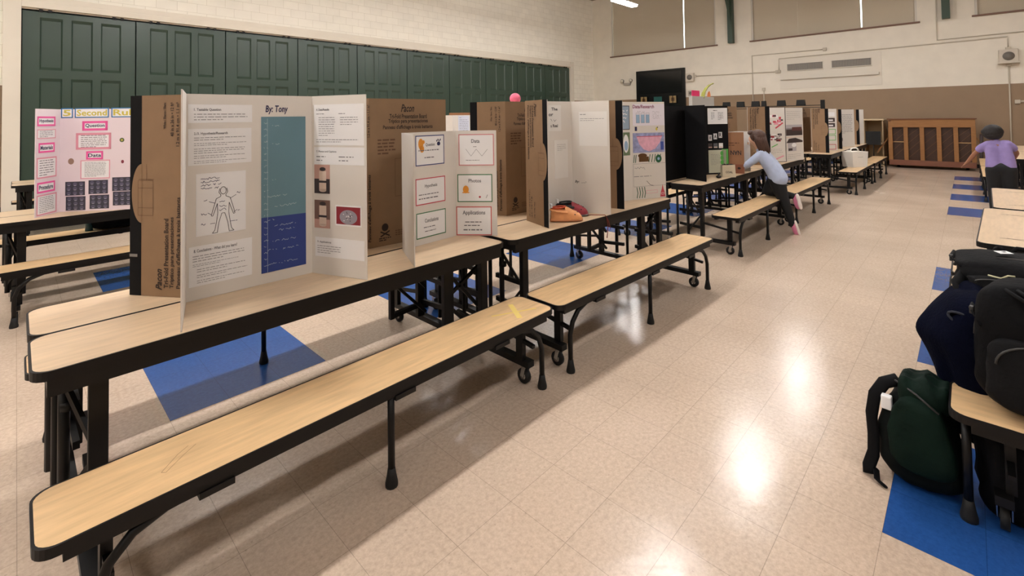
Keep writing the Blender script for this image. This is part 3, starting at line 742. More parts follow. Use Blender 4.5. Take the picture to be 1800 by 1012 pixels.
# B6
b6 = Board('white board headed Data/Research with a pink and blue crayon drawing', (3.575,2.124), (3.50,2.43), (4.007,2.294), (4.346,2.125), .92)
m = b6.marks('L', True); X = kraft_flap_print(m, .92, False); kraft_words(m, X, -90); m.fin()
s = b6.sheet('R', .02, .694, .378, .90, mat('lavender_sheet', S(226,222,232), .6)); s.text('Data/Research', .0, .165, .24, .198, mat('maroon_pen', S(130,50,90), .6), 0, .001, .1)
wb_ = mat('water_blue', S(150,180,208), .6)
for k in range(3): s.rect(.035+k*.055,.025,.075+k*.055,.105,wb_,.0006); s.frame(.035+k*.055,.025,.075+k*.055,.12,.002,ink2,.001)
s.scribble(.05,.12,.16,.145,1,ink2,.0015); s.scribble(.22,.06,.33,.14,4,ink2,.0015); s.fin()
s = b6.sheet('R', .016, .438, .372, .625, mat('crayon_blue', S(150,156,196), .7, noise=.25, nscale=30), name='crayon_drawing')
s.poly([(.04,.155),(.33,.155),(.30,.09),(.25,.035),(.18,.01),(.12,.03),(.07,.08)], mat('crayon_pink', S(222,170,190), .7, noise=.12, nscale=30), .0006)
s.rect(.31,.02,.345,.10,mat('crayon_deep_blue', S(60,80,160), .7),.0009); s.rect(.04,.15,.33,.156,redp,.001); s.fin()
m = b6.marks('R', name='crayon_marks'); gpen = mat('green_crayon', S(30,90,60), .7); bpen = mat('brown_crayon', S(92,60,20), .7)
m.rect(.04,.645,.065,.685,navy_ink); m.fin('crayon_mark'); m = m.again(); m.ell(.285,.66,.012,.016,yellow); m.ell(.295,.675,.008,.005,ink)
m.fin('crayon_mark'); m = m.again(); m.rect(.08,.352,.19,.40,bpen); m.ell(.12,.41,.05,.022,bpen); 
for k in range(7): m.line([(.02+.02*k if k < 2 else .19+.03*(k-2),.345),(.03+.02*k if k < 2 else .205+.03*(k-2),.42)], .008, gpen)
m.ell(.30,.375,.035,.038,gpen,.001); m.ell(.30,.375,.014,.014,wb_,.0014)
m.fin('crayon_mark'); m = m.again(); m.frame(.015,.12,.382,.335,.002,ink2); m.scribble(.03,.27,.18,.31,1,ink2,.003); m.line([(.16,.17),(.2,.13),(.24,.12)],.004,ink); m.lines(.02,.2,.36,.23,1,ink2,.15)
m.fin('crayon_mark'); m = m.again()
for k in range(4): m.line([(.05+.028*k,.012),(.06+.028*k,.06),(.05+.028*k,.115)], .008, gpen)
m.fin('seaweed_drawing'); m = m.again(); m.poly([(.31,.01),(.37,.01),(.36,.06),(.35,.085),(.34,.13),(.33,.085),(.32,.06)], redp); m.frame(.325,.03,.355,.05,.003,paper,.0014); m.fin('tower_drawing'); m = m.again(); m.frame(.15,.05,.28,.08,.003,rose)
m.fin('crayon_mark')
s = b6.sheet('C', .40, .66, .505, .885, mat('pale_blue_sheet', S(150,170,190), .6)); s.frame(0,0,.105,.225,.006,ink); s.scribble(.02,.06,.09,.2,4,paper,.008); s.fin()
s = b6.sheet('C', .40, .42, .505, .635, mat('olive_sheet', S(104,122,92), .6)); s.ell(.055,.11,.035,.085,paper); s.ell(.055,.09,.024,.045,wb_,.001); s.fin()
# black boards
b7 = Board('black board back in the gap right of the crayon drawing board', (5.12,2.88), (5.22,2.64), (6.02,2.61), (6.1,2.86), .90, bcard, bcard)
b8 = Board('black board with a WAR banner and a green edged sheet', (5.631,2.245), (5.80,2.56), (6.33,2.50), (6.58,2.32), .905, bcard, bcard)
s = b8.sheet('R', .012, .664, .300, .876); s.lines(.05,.06,.10,.16,6,ink2,.35); s.lines(.15,.05,.23,.16,6,ink2,.35); s.lines(.08,.17,.18,.19,1,ink,.4); s.fin()
for k, ch in enumerate('WAR'):
    x = .012+k*.075; y = .44+.018*k
    s = b8.sheet('R', x, y, x+.058, y+.085, name='banner_card', lab='white banner card lettered '+ch); s.text(ch, .012, .015, .046, .07, bcard); s.frame(0,0,.058,.085,.004,bcard); s.fin()
for k in range(3):
    s = b8.sheet('R', .01+k*.078, .345, .07+k*.078, .41, (ph_dark, mat('photo_slate', S(90,92,98), .5), paper)[k], name='photograph'); s.rect(.005,.005,.055,.02,ph_cup if k else ph_pink,.0004); s.fin()
s = b8.sheet('R', .012, .02, .27, .32, mat('sage_sheet', S(196,198,178), .6)); s.lines(.03,.1,.17,.25,9,ink2,.2); s.fin()
lime = mat('lime_paper', S(90,180,80), .6)
s = b8.sheet('R', .205, .12, .30, .33, lime, name='green_border')
for k in range(3): s.ell(.0, .035+k*.06, .022, .03, lime, .0004)
s.fin()
bk1 = Board('brown board back left of the black edged brown panel, behind the girl', (6.98,2.79), (7.06,2.60), (7.66,2.565), (7.76,2.76), .91, kraft, white)
m = bk1.marks('C'); kraft_centre_print(m, .91)
b9 = Board('brown sided board with black trim whose inside has red photo collages', (8.0,2.20), (7.94,2.50), (8.49,2.46), (8.74,2.17), .90, white, kraft)
m = b9.marks('L', True); X = kraft_flap_print(m, .90, False, False); kraft_words(m, X, -90); m.fin()
m = b9.marks('R', name='photo_collage')
rnd = random.Random(3)
for (x0,y0,x1,y1,ms) in ((.03,.60,.34,.78,(redp,ph_dark,rose,paper)), (.03,.33,.34,.47,(ph_dark,ph_red,mat('photo_mid', S(130,120,118), .5),paper))):
    for k in range(26):
        a = x0+rnd.random()*(x1-x0-.06); c = y0+rnd.random()*(y1-y0-.03); m.rect(a,c,a+.03+rnd.random()*.04,c+.015+rnd.random()*.025,rnd.choice(ms),.0006+.00005*k)
m.line([(.22,.55),(.34,.64)],.022,redp,.0025); m.line([(.15,.24),(.25,.29)],.014,lime,.0025); m.line([(.12,.0),(.34,.10)],.02,rose,.0025); m.lines(.04,.12,.33,.22,4,ink2,.15); m.frame(0,0,m.L,.90,.008,bcard,.003)
m.fin()
b10 = Board('white board with black and white bridge photographs, right of the collages', (8.9,2.5), (8.80,2.19), (9.33,2.05), (9.45,2.35), .885, white, white)
m = b10.marks('C', name='photo_collage')
m.rect(.02,.42,.52,.54,ph_dark); m.rect(.02,.52,.52,.60,mat('photo_fog', S(176,172,176), .5)); m.rect(.2,.50,.5,.56,mat('photo_rust', S(96,56,52), .5),.001); m.rect(.0,.385,.52,.40,ph_cup,.0012)
m.poly([(.02,.30),(.1,.37),(.3,.38),(.52,.33),(.52,.30)], ph_dark); m.rect(.06,.16,.32,.30,mat('photo_fog', S(176,172,176), .5)); m.rect(.08,.17,.2,.21,ph_dark,.001); m.ell(.25,.26,.07,.035,paper,.001)
m.lines(.05,.68,.48,.84,5,ink2,.1); m.lines(.05,.03,.48,.12,3,ink2,.12); m.fin()
bk2 = Board('brown board back just right of the bridge photographs', (11.05,2.75), (11.1,2.48), (11.8,2.45), (11.95,2.7), .90, kraft, white)
m = bk2.marks('C'); kraft_centre_print(m, .90)
def far_board(label, t1, c1, c2, t2, h, draw):
    b = Board(label, t1, c1, c2, t2, h)
    m = b.marks('L', True); X = kraft_flap_print(m, h, False); kraft_words(m, X, -90); m.fin()
    m = b.marks('R', name='project_sheets'); draw(m); m.fin(); return b
def d10(m):
    for y, a in ((.72,paper),(.60,ph_dark),(.49,ph_dark)): m.rect(.02,y,m.L-.04,y+.085,a); m.rect(.05,y+.02,m.L-.08,y+.05,paper,.001)
    for y, a in ((.34,lime),(.21,lime),(.02,redp)): m.frame(.02,y,m.L-.03,y+.11,.012,a)
def d11(m):
    m.text('ME', .12, .80, .24, .87, ink); m.lines(.03,.30,m.L-.05,.76,14,ink2,.3); m.ell(.2,.17,.06,.07,ph_dark); m.rect(.15,.05,.25,.10,paper,.001); m.rect(.03,.6,.08,.66,rose,.001)
def d12(m):
    for y, a in ((.76,ink2),(.58,rose),(.38,ink),(.30,redp),(.14,ink2)): m.rect(.05,y,.2,y+.06,a)
far_board('board with green framed sheets on the table left of the foam box', (11.13,2.0), (11.17,2.3), (11.75,2.27), (12.0,2.01), .875, d10)
far_board('white board with long text column, just left of the foam box handle', (12.48,2.0), (12.52,2.3), (13.1,2.26), (13.62,1.94), .865, d11)
far_board('last white board of the row, right beside the shelf cabinet', (14.42,1.95), (14.4,2.22), (14.75,2.2), (14.95,1.93), .865, d12)
# left board "5 Second Rule"
lb = Board('pink bordered science board titled 5 Second Rule, far left', (.115,5.715), (.275,5.938), (.82,5.52), (.78,5.60), .925, palepink, white)
def pbox(key, x0, y0, x1, y1, bm_, t=None, rows=0, w=.012):
    s = lb.sheet(key, x0, y0, x1, y1); W, H = x1-x0, y1-y0; s.frame(0,0,W,H,w,bm_)
    if t: s.text(t, W*.12, H*.3, W*.88, H*.72, navy_ink)
    if rows: s.lines(W*.14, H*.1, W*.88, H*.9, rows, ink2, .3)
    s.fin()
pbox('L',.014,.775,.218,.860,pink,'Hypothesis',0,.016); pbox('L',.014,.667,.222,.748,rose,None,4,.007)
pbox('L',.03,.545,.212,.630,pink,'Materials',0,.016); pbox('L',.012,.325,.236,.505,rose,None,7)
pbox('L',.018,.20,.220,.292,pink,'Procedure',0,.016); pbox('L',.014,.01,.24,.185,rose,None,9)
for t, x0, x1 in (('5',.010,.105),('Second',.120,.398),('Rule',.418,.66)):
    s = lb.sheet('C', x0, .845, x1, .935, name='title_card'); s.frame(0,0,x1-x0,.09,.009,blue_b); s.text(t, .016, .018, x1-x0-.016, .074, yellow); s.fin()
pbox('C',.181,.728,.389,.815,pink,'Question',0,.02); pbox('C',.131,.556,.418,.707,rose,None,7,.02); pbox('C',.214,.464,.353,.540,pink,'Data',0,.016); pbox('C',.169,.290,.410,.459,rose,None,12,.008)
dish = mat('photo_dishes', S(52,52,66), .5); dish2 = mat('photo_dish_rim', S(150,150,165), .5)
for x0, y0 in ((.048,.143),(.235,.151),(.428,.171),(.053,.009),(.245,.016),(.434,.040)):
    s = lb.sheet('C', x0, y0, x0+.158, y0+.125, dish, name='photograph')
    for i in range(3):
        for j in range(3):
            cx, cy = .028+i*.05, .022+j*.04
            s.ell(cx, cy, .017, .016, mat('photo_dish', S(84,84,104), .5), .0004); s.rect(cx-.009, cy-.015, cx+.010, cy-.009, dish2, .0007)
    s.fin()
m = lb.marks('C', name='food_sticker'); m.ell(.092,.452,.024,.028,mat('photo_food', S(150,120,104), .5)); m.fin()
m = lb.marks('C', name='food_sticker'); m.ell(.506,.637,.02,.02,mat('photo_olive', S(90,100,60), .5)); m.ell(.506,.637,.008,.008,yellow,.001); m.fin()
m = lb.marks('C', name='food_sticker'); m.ell(.512,.438,.012,.016,mat('photo_berry', S(120,40,60), .5)); m.fin()
# white board top and brown board top in the left row
wb1 = Board('small white board top with a typed sheet, between the brown backs', (4.55,5.95), (4.64,5.72), (5.10,5.70), (5.2,5.9), .84, white, white)
s = wb1.sheet('C', .11, .50, .33, .83, mat('cool_sheet', S(206,212,228), .6)); s.lines(.02,.06,.2,.28,8,ink2,.2); s.lines(.02,.29,.1,.31,1,ink2,.3); s.fin()
wb2 = Board('plain brown board corner beside the small white board top', (5.0,6.25), (5.12,6.02), (5.66,6.0), (5.7,6.2), .885, mat('brown_card', S(150,104,70), .75), kraft)

# tall white project with coloured papers on top
r = empty('craft_display', (7.14,2.905,Z0), 'white box top with pink paper, green curved strip and orange flame', 'craft project')
m = MB(); m.box(-.35,.47,-.02,.03,0,1.065,mat('grey_white_card', S(186,184,178), .6)); m.build('card_box', r)
m = MB(); m.box(-.32,-.06,-.01,0,1.06,1.15,mat('hot_pink', S(232,40,110), .6)); m.build('pink_paper', r)
m = MB(); P = [(.06,0,1.04),(.12,0,1.13),(.22,0,1.20),(.36,0,1.255),(.50,0,1.285)]
for k, (p, q) in enumerate(zip(P, P[1:])): m.bar(p, q, .012, .055-.010*k, mat('olive_strip', S(140,140,48), .6), (0,1,0)) 
m.build('curved_strip', r)
m = MB(); m.prism([(0,0),(.12,0),(.12,.05),(.09,.10),(.05,.085),(.02,.05)], 0, .01, mat('orange_paper', S(240,140,80), .6), mat('orange_paper', S(240,140,80), .6)); o = m.build('orange_flame', r); o.rotation_euler.x = PI/2; o.location = (.24,0,1.055)

# pink ball on a stick
r = empty('pink_ball', (2.94,2.78,Z0), 'pink spotted ball on a stick poking above a brown board', 'ball')
m = MB(); pk = mat('ball_pink', S(240,110,140), .5, noise=.25, nscale=25); m.blob((0,0,.95), (.047,.047,.047), pk); m.build('ball', r)
m = MB(); m.tube([(0,0,0),(0,0,.91)], .006, ink2, 6); m.blob((0,0,.006),(.05,.05,.006), ink2); m.build('stick', r)

# NAN carton board
nb = Board('small open carton with upside down NAN lettering, beside the girl', (6.70,2.165), (6.64,2.36), (7.02,2.37), (7.06,2.2), .55, white, mat('carton_brown', S(150,108,78), .75), name='carton_board', t=.004)
m = nb.marks('L', True); m.text('NAN', .04, .245, .17, .305, ink, 180); m.lines(.02,.36,.15,.42,2,kraft_line,.4); m.rect(0,0,m.L,.12,mat('carton_red', S(134,82,58), .7)); m.ell(.05,.07,.02,.015,kraft_ink,.001); m.ell(.14,.07,.02,.015,kraft_ink,.001); m.fin()
m = nb.marks('C', name='photo_cards')
for k in range(8): m.rect(.06+(k % 2)*.15,.06+(k//2)*.12,.15+(k % 2)*.15,.14+(k//2)*.12,(ph_dark, mat('photo_mid', S(130,120,118), .5))[k % 2]); m.rect(.08+(k % 2)*.15,.08+(k//2)*.12,.12+(k % 2)*.15,.12+(k//2)*.12,paper,.001)
m.fin()
# coal bag
r = empty('paper_bag', (6.24,2.215,Z0), 'small cream paper bag marked COAL on the table edge', 'bag', rotz=math.radians(-52))
bagm = mat('cream_bag', S(214,204,180), .8, noise=.03, nscale=12)
m = MB()
V = [(-.08,-.045,0),(.08,-.045,0),(.08,.045,0),(-.08,.045,0),(-.078,-.03,.15),(.078,-.03,.155),(.078,.03,.15),(-.078,.035,.155)]
m.mesh(V, [(0,1,5,4),(1,2,6,5),(2,3,7,6),(3,0,4,7),(0,3,2,1)], bagm); m.build('bag_body', r)
m = MB(); p = Pen((-.08,-.0455,0), (1,0,0), (0,-1,.1), (0,.1,1), m); p.text('COAL', .04, .05, .125, .078, ink, 0, .001); m.build('lettering', r)
m = MB(); coal = mat('coal', S(24,24,24), .8, bump=.5, bscale=40)
for k in range(7): m.blob((-.06+.02*k,.0,.148+.006*(k % 2)), (.013,.02,.013), coal, nu=8, nv=6)
m.build('coal_lumps', r)
r = MB(); r.blob((0,0,.018),(.045,.03,.018),coal,nu=10,nv=8); r.blob((.05,.03,.014),(.025,.02,.014),coal,nu=8,nv=6); r.tube([(-.03,0,.02),(0,0,.06),(.04,.01,.05),(.07,.02,.01)],.006,rubber,6)
tag(r.build('coal_pile', loc=(6.05,2.26,Z0)), 'dark lump of coal with wire left of the coal bag', 'coal')

# ------------------------------------------------------------------ clogs and cord
def clog(loc, rot, body_m, label, lined, sole_m, sc=1.0, heel_m=None):
    r = empty('clog', loc, label, 'shoe', None, rot); heel_m = heel_m or body_m
    prof = [(-.112,.012,.075),(-.106,.028,.098),(-.092,.038,.106),(-.06,.044,.106),(-.035,.046,.106),(-.012,.048,.110),(.02,.052,.096),(.05,.055,.080),(.08,.052,.066),(.10,.043,.052),(.112,.028,.036),(.118,.008,.020)]
    n = 20
    def sect(x, w_, h_, z0=.016, f=1.0):
        return [(x, w_*f*math.cos(PI*i/n), z0+(h_-z0)*(math.sin(PI*i/n)**.75 if 0 < i < n else 0)) for i in range(n+1)]
    m = MB(); V = []
    for x, w_, h_ in prof: V += sect(x, w_, h_)
    F1 = []; F2 = []
    for j in range(len(prof)-1):
        for i in range(n):
            if j <= 4 and 5 <= i < n-5: continue      # foot opening
            k = j*(n+1)+i; (F2 if j < 5 else F1).append((k, k+1, k+n+2, k+n+1))
    m.mesh(V, F1, body_m, True); m.mesh(V, F2, heel_m, True); m.build('upper', r)
    m = MB(); V = []
    for x, w_, h_ in prof: V += [(x*1.04, w_*1.08*math.cos(2*PI*i/n), .010+.010*math.sin(2*PI*i/n)) for i in range(n)]
    F = [(j*n+i, j*n+(i+1) % n, (j+1)*n+(i+1) % n, (j+1)*n+i) for j in range(len(prof)-1) for i in range(n)]
    F += [tuple(range(n)), tuple(range((len(prof)-1)*n, len(prof)*n))]
    m.mesh(V, F, sole_m, True); m.build('sole', r)
    m = MB(); m.blob((-.055,0,.052),(.052,.034,.03), lined, nu=18, nv=8)
    P = [(-.055+.050*math.cos(t), .034*math.sin(t), .100+.004*math.cos(t)) for t in [k*2*PI/20 for k in range(21)]]
    m.tube(P, .006, lined, 6); m.build('lining', r)
    m = MB(); m.tube([(.0,.050,.070),(-.035,.050,.072),(-.075,.044,.078),(-.104,.02,.084),(-.112,0,.086),(-.104,-.02,.084),(-.075,-.044,.078),(-.035,-.050,.072),(0,-.050,.070)], .006, heel_m, 8, flat=1.6); m.build('heel_strap', r)
    for (x, y, z) in ((.05,0,.079),(.078,.018,.064),(.078,-.018,.064),(.03,.026,.078),(.03,-.026,.078),(.055,.046,.052),(.055,-.046,.052)):
        m = MB(); m.blob((x,y,z),(.0065,.0065,.004),ink,nu=8,nv=4); m.build('vent_hole', r)
    m = MB(); m.box(-.115,-.10,-.018,.022,.098,.125,paper,.004); m.build('paper_tag', r)
    r.scale = (sc,sc,sc)
    return r
peach = mat('peach_foam', S(226,158,104), .7, noise=.1, nscale=20); orr = mat('orange_lining', S(190,74,40), .7)
clog((2.895,2.225,Z0), math.radians(-40), peach, 'peach orange clog with holes at the front edge of the table', orr, mat('peach_sole', S(196,128,84), .7), 1.05)
charc = mat('charcoal_foam', S(34,34,38), .7); crims = mat('crimson_foam', S(150,50,62), .6)
clog((3.07,2.30,Z0), math.radians(-35), crims, 'dark red and charcoal clog behind the peach one', charc, mat('grey_sole', S(110,106,106), .7), 1.1, charc)
m = MB(); m.tube([(2.98,2.20,.75),(3.03,2.185,.749),(3.10,2.22,.749),(3.17,2.19,.749),(3.21,2.13,.75),(3.225,2.092,.752),(3.235,2.083,.73),(3.245,2.080,.66),(3.235,2.08,.60),(3.225,2.078,.575)], .0035, mat('red_cord', S(120,44,30), .6), 6)
m.tube([(3.225,2.092,.752),(3.26,2.083,.70),(3.28,2.078,.63)], .003, MATS['red_cord'], 6)
tag(m.build('shoe_cord'), 'thin red cord trailing from the clogs over the table edge', 'cord')

# ------------------------------------------------------------------ far wall fittings
W0 = FX
def tvset():
    k = 17.72/15.5; Z = lambda z: (z-1.53)*k+1.53
    r = empty('wall_cabinet', (17.72, 7.725*k, 0), 'tall black screen cabinet with two gold framed squares against far wall', 'cabinet')
    w = .905*k
    m = MB(); m.box(0,.075,-w,w,.06,Z(3.13),mat('black_gloss', S(8,8,9), .25),.01); m.build('cabinet', r)
    m = MB(); m.box(-.02,0,-w+.12,w-.12,Z(2.30),Z(3.05),mat('screen_black', S(5,5,6), .12),.004); m.build('screen', r)
    gold = mat('old_gold', S(150,126,84), .5)
    for y in (.60*k, -.48*k):
        m = MB(); m.box(-.03,-.005,y-.15,y+.15,Z(1.96),Z(2.20),gold,.01); m.box(-.035,-.03,y-.07,y+.07,Z(2.02),Z(2.14),mat('amber', S(84,54,20), .5))
        for q in (-.15,.0,.15): m.box(-.04,-.03,y+q-.012,y+q+.012,Z(1.95),Z(2.21),MATS['black_gloss'])
        m.build('gold_square', r)
    m = MB(); m.box(-.02,-.004,-.08,.26,Z(1.98),Z(2.19),mat('dark_teal', S(24,78,74), .4))
    for q in range(5): m.box(-.024,-.02,-.06+.065*q,-.05+.065*q,Z(2.0),Z(2.17),mat('teal_line', S(60,130,120), .4))
    m.build('teal_display', r)
    for y in (-.8,.8):
        m = MB(); m.tube([(.04,y,0),(.04,y,.07)], .03, rubber, 12); m.build('foot', r)
tvset()
grey_p = mat('grey_plastic', S(176,168,156), .5); grille_m = mat('grey_grille', S(120,114,106), .6)
def speaker(y, z, s, label, tilt=False):
    r = empty('wall_speaker', (W0, y, z), label, 'speaker')
    m = MB(); m.box(-.12,0,-s,s,-s,s,mat('cream_plastic', S(206,196,180), .5),.02); m.build('housing', r)
    m = MB(); m.tube([(-.13,0,0),(-.12,0,0)], s*.62, grille_m, 20); m.build('grille', r)
    if tilt:
        m = MB(); m.box(-.22,0,-s*1.1,s*1.1,-s*1.05,-s*.9,mat('cream_plastic', S(206,196,180), .5)); m.build('bracket', r)
speaker(7.60, 2.965, .16, 'square cream wall speaker just right of the tall black cabinet')
speaker(-.79, 2.93, .18, 'square cream wall speaker at the right edge of far wall', True)
r = empty('intercom', (W0, 7.6, 2.36), 'small grey intercom box under the left wall speaker', 'intercom'); m = MB(); m.box(-.06,0,-.1,.1,-.1,.1,grey_p,.015); m.tube([(-.065,0,0),(-.06,0,0)],.06,grille_m,12); m.build('housing', r)
r = empty('emergency_light', (W0, 10.3, 2.92), 'emergency light with two round lamp heads left of the black cabinet', 'emergency light')
m = MB(); m.box(-.1,0,-.15,.15,-.10,0,grey_p,.02); m.build('battery_box', r)
for q in (-.2,.2):
    m = MB(); m.tube([(-.05,q*.8,-.02),(-.06,q,.06)], .02, grille_m, 8); m.tube([(-.04,q,.10),(-.13,q,.09)],[.055,.07],grille_m,14); m.tube([(-.13,q,.09),(-.135,q,.09)],.06,mat('lens',S(220,215,200),.2),14); m.build('lamp_head', r)
# ventilation unit
r = empty('ventilation_unit', (W0, 3.18, 2.9), 'cream wall ventilation panel with two long grilles and a ledge', 'ventilation unit')
cw = mat('cream_panel', S(220,213,199), .55)
m = MB(); m.box(-.012,0,-1.36,1.36,-.55,.47,cw,.003); m.build('panel', r)
m = MB(); m.box(-.09,-.01,-1.30,1.33,-.24,-.17,cw,.006); m.build('ledge', r)
dk = mat('grille_dark', S(110,106,100), .6); slat = mat('grille_slat', S(176,170,160), .5)
for (a, b) in ((.13,1.13),(-1.11,-.12)):
    m = MB(); m.box(-.035,-.03,a,b,.06,.27,dk); n = 34
    for k in range(n): yy = a+(b-a)*(k+.5)/n; m.box(-.045,-.035,yy-.004,yy+.004,.07,.26,slat)
    m.box(-.05,-.03,a-.02,b+.02,.04,.06,cw); m.box(-.05,-.03,a-.02,b+.02,.27,.29,cw); m.build('grille', r)
# conduits
cm = mat('painted_conduit', S(196,186,168), .5)
def conduit(pts, label, rad=.016):
    m = MB(); m.tube([(W0-.02, y, z) for y, z in pts], rad, cm, 8)
    for y, z in (pts[0], pts[-1]): m.box(W0-.06,W0,y-.05,y+.05,z-.05,z+.05,cm,.01)
    tag(m.build('wall_conduit'), label, 'conduit')
conduit([(7.43,3.0),(4.62,2.95)], 'painted conduit from left speaker to the ventilation panel')
conduit([(4.56,2.95),(4.56,3.38),(-.79,3.44),(-.79,3.12)], 'long painted conduit running from ventilation panel to right speaker')
conduit([(5.40,1.0),(5.40,3.57),(3.24,3.56)], 'painted conduit with a corner above the ventilation panel')
conduit([(.57,6.6),(.57,3.52),(-3.0,3.55)], 'painted conduit dropping beside the right truss then running right')
conduit([(-.79,2.72),(-.78,.12)], 'vertical painted conduit below the right speaker')
conduit([(5.05,.12),(5.05,2.38)], 'vertical painted conduit ending in a small box above brown band')
conduit([(-.92,1.75),(-2.2,1.8)], 'short conduit on the tan band at the right edge', .03)

# black rack behind the boards
r = empty('metal_rack', (15.5, 4.24, 0), 'black metal rack topped with square blocks, behind the boards', 'rack')
for y in (-1.33, 1.33):
    m = MB(); m.box(-.03,.03,y-.05,y+.05,.05,1.90 if y < 0 else 1.78,black,.004); m.build('post', r)
    m = MB(); m.bar((-.25,y,.04),(.25,y,.04),.06,.05,black); m.build('foot', r)
m = MB(); m.box(-.012,.012,-1.33,1.33,1.745,1.765,black); m.box(-.012,.012,-1.33,1.33,1.69,1.705,black); m.box(-.012,.012,-1.33,1.33,.5,.53,black); m.build('rail', r)
for y in (1.25, .83, .40, .17, -.30, -.80):
    m = MB(); z = 1.765; hw = .11 if y != .17 else .06
    V = [(-.06,y-hw,z),(.06,y-hw,z),(.06,y+hw,z),(-.06,y+hw,z),(-.06,y-hw*.85,z+.155),(.06,y-hw*.85,z+.155),(.06,y+hw*.85,z+.155),(-.06,y+hw*.85,z+.155)]
    m.mesh(V, [(0,3,2,1),(4,5,6,7),(0,1,5,4),(1,2,6,5),(2,3,7,6),(3,0,4,7)], rubber); m.build('block', r)

# cabinet, music stand, piano
r = empty('shelf_cabinet', (17.0, 1.98, 0), 'open cream cabinet against the far wall left of piano', 'cabinet')
cab = mat('cabinet_tan', S(176,152,118), .6); cabtop = mat('cabinet_top', S(206,186,150), .5)
m = MB(); m.box(0,.7,.20,.23,0,1.30,cab); m.box(0,.7,-.23,-.20,0,1.30,cab); m.box(.66,.7,-.2,.2,0,1.30,cab); m.box(0,.66,-.2,.2,.02,.05,cab); m.build('carcass', r)
m = MB(); m.box(-.03,.72,-.25,.36,1.30,1.34,cabtop,.006); m.build('top', r)
m = MB(); m.box(.02,.66,-.2,.2,.62,.64,cab); m.build('shelf', r)
r = empty('music_stand', (16.7, 2.0, 0), 'black music stand in front of the open cabinet', 'music stand')
m = MB(); m.box(-.02,0,-.22,.12,.62,1.0,rubber,.01); m.build('desk', r)
m = MB(); m.tube([(.01,-.05,.65),(.01,-.05,.1)],.012,black,8); m.build('pole', r)
for a in range(3):
    m = MB(); t = a*2*PI/3; m.tube([(.01,-.05,.12),(.01+.22*math.cos(t),-.05+.22*math.sin(t),.01)],.01,black,6); m.build('leg', r)
def piano():
    r = empty('upright_piano', (16.8, .75, 0), 'wooden upright piano turned to show its ribbed back', 'piano', None, math.radians(0))
    wd = mat('piano_frame_wood', S(146,100,54), .5, noise=.12, nscale=4, stretch=(3,1,12))
    dk = mat('piano_soundboard', S(62,36,20), .5, noise=.15, nscale=6, stretch=(1,8,8)); lt = mat('piano_rail', S(120,74,54), .5, noise=.1, nscale=5)
    H = 1.35; Wh = .87
    m = MB(); m.box(.10,.55,-Wh+.02,Wh-.02,.08,H-.03,wd); m.build('case', r)
    m = MB(); m.box(-.02,.60,-Wh-.03,Wh+.03,H-.03,H,mat('piano_lid', S(110,66,36), .4),.006); m.build('lid', r)
    m = MB(); m.box(0,.1,-Wh,Wh,H-.24,H-.03,wd,.004); m.build('top_rail', r)
    m = MB(); m.box(-.03,.1,-Wh,Wh,.08,.22,lt,.006); m.build('bottom_rail', r)
    ps = [-Wh+.05, -.52, -.19, .14, .47, Wh-.05]
    for p in (-.83, -.50, -.175, .165, .50, .83):
        m = MB(); w2 = .045; m.box(.0,.09,p-w2,p+w2,.22,H-.24,wd,.004); m.build('back_post', r)
    cs = [(-.785,-.545),(-.455,-.22),(-.13,.12),(.21,.455),(.545,.785)]
    for k, (a, b) in enumerate(cs):
        m = MB(); m.box(.085,.099,a,b,.22,H-.24,dk)
        for q in range(4):
            z = .28+q*.2; m.bar((.08,b,z),(.08,a,z+.26 if z+.26 < H-.24 else H-.25),.012,.02,mat('piano_rib', S(96,64,38), .5),(1,0,0))
        if k in (0,4): m.box(.06,.08,a,b,.70,.72,mat('piano_strip', S(190,150,100), .5))
        m.build('soundboard_bay', r)
    m = MB(); m.box(.0,.004,.80,.86,H-.07,H-.05,paper); m.build('label_sticker', r)
    for s in (-1, 1):
        m = MB(); m.bar((.15,s*Wh,.85),(.15,s*(Wh+.28),.38),.03,.03,mat('piano_frame_wood', S(150,98,52), .5)); m.build('transport_bar', r)
        m = MB(); m.tube([(.3,s*.7-.03,.04),(.3,s*.7+.03,.04)],.04,rubber,12); m.box(.2,.4,s*.7-.05,s*.7+.05,.06,.09,black); m.build('caster', r)
piano()
# broom handles leaning right of the piano
m = MB(); m.tube([(16.4,-.19,0),(16.5,-.22,.95)],.035,mat('dark_pole', S(50,38,36), .6),8); tag(m.build('umbrella'), 'dark closed umbrella standing right of the piano', 'umbrella')

# white foam box with handle on the bench
foam = mat('white_foam', S(226,222,214), .7, noise=.02, nscale=20)
r = empty('foam_cooler', (11.85,1.70,.431), 'white foam carry box with handle standing on a far bench seat', 'box', None, math.radians(-35))
m = MB(); 
V = [(-.17,-.12,0),(.17,-.12,0),(.17,.12,0),(-.17,.12,0),(-.19,-.135,.31),(.19,-.135,.31),(.19,.135,.31),(-.19,.135,.31)]
m.mesh(V, [(0,3,2,1),(0,1,5,4),(1,2,6,5),(2,3,7,6),(3,0,4,7),(4,5,6,7)], foam); m.box(-.06,.06,-.131,-.128,.20,.205,ink2); m.build('box_body', r)
m = MB(); m.tube([(-.09,0,.31),(-.085,0,.36),(-.04,0,.378),(.04,0,.378),(.085,0,.36),(.09,0,.31)],.014,foam,8); m.blob((-.1,.03,.32),(.05,.05,.02),foam,nu=10,nv=6); m.build('handle', r)
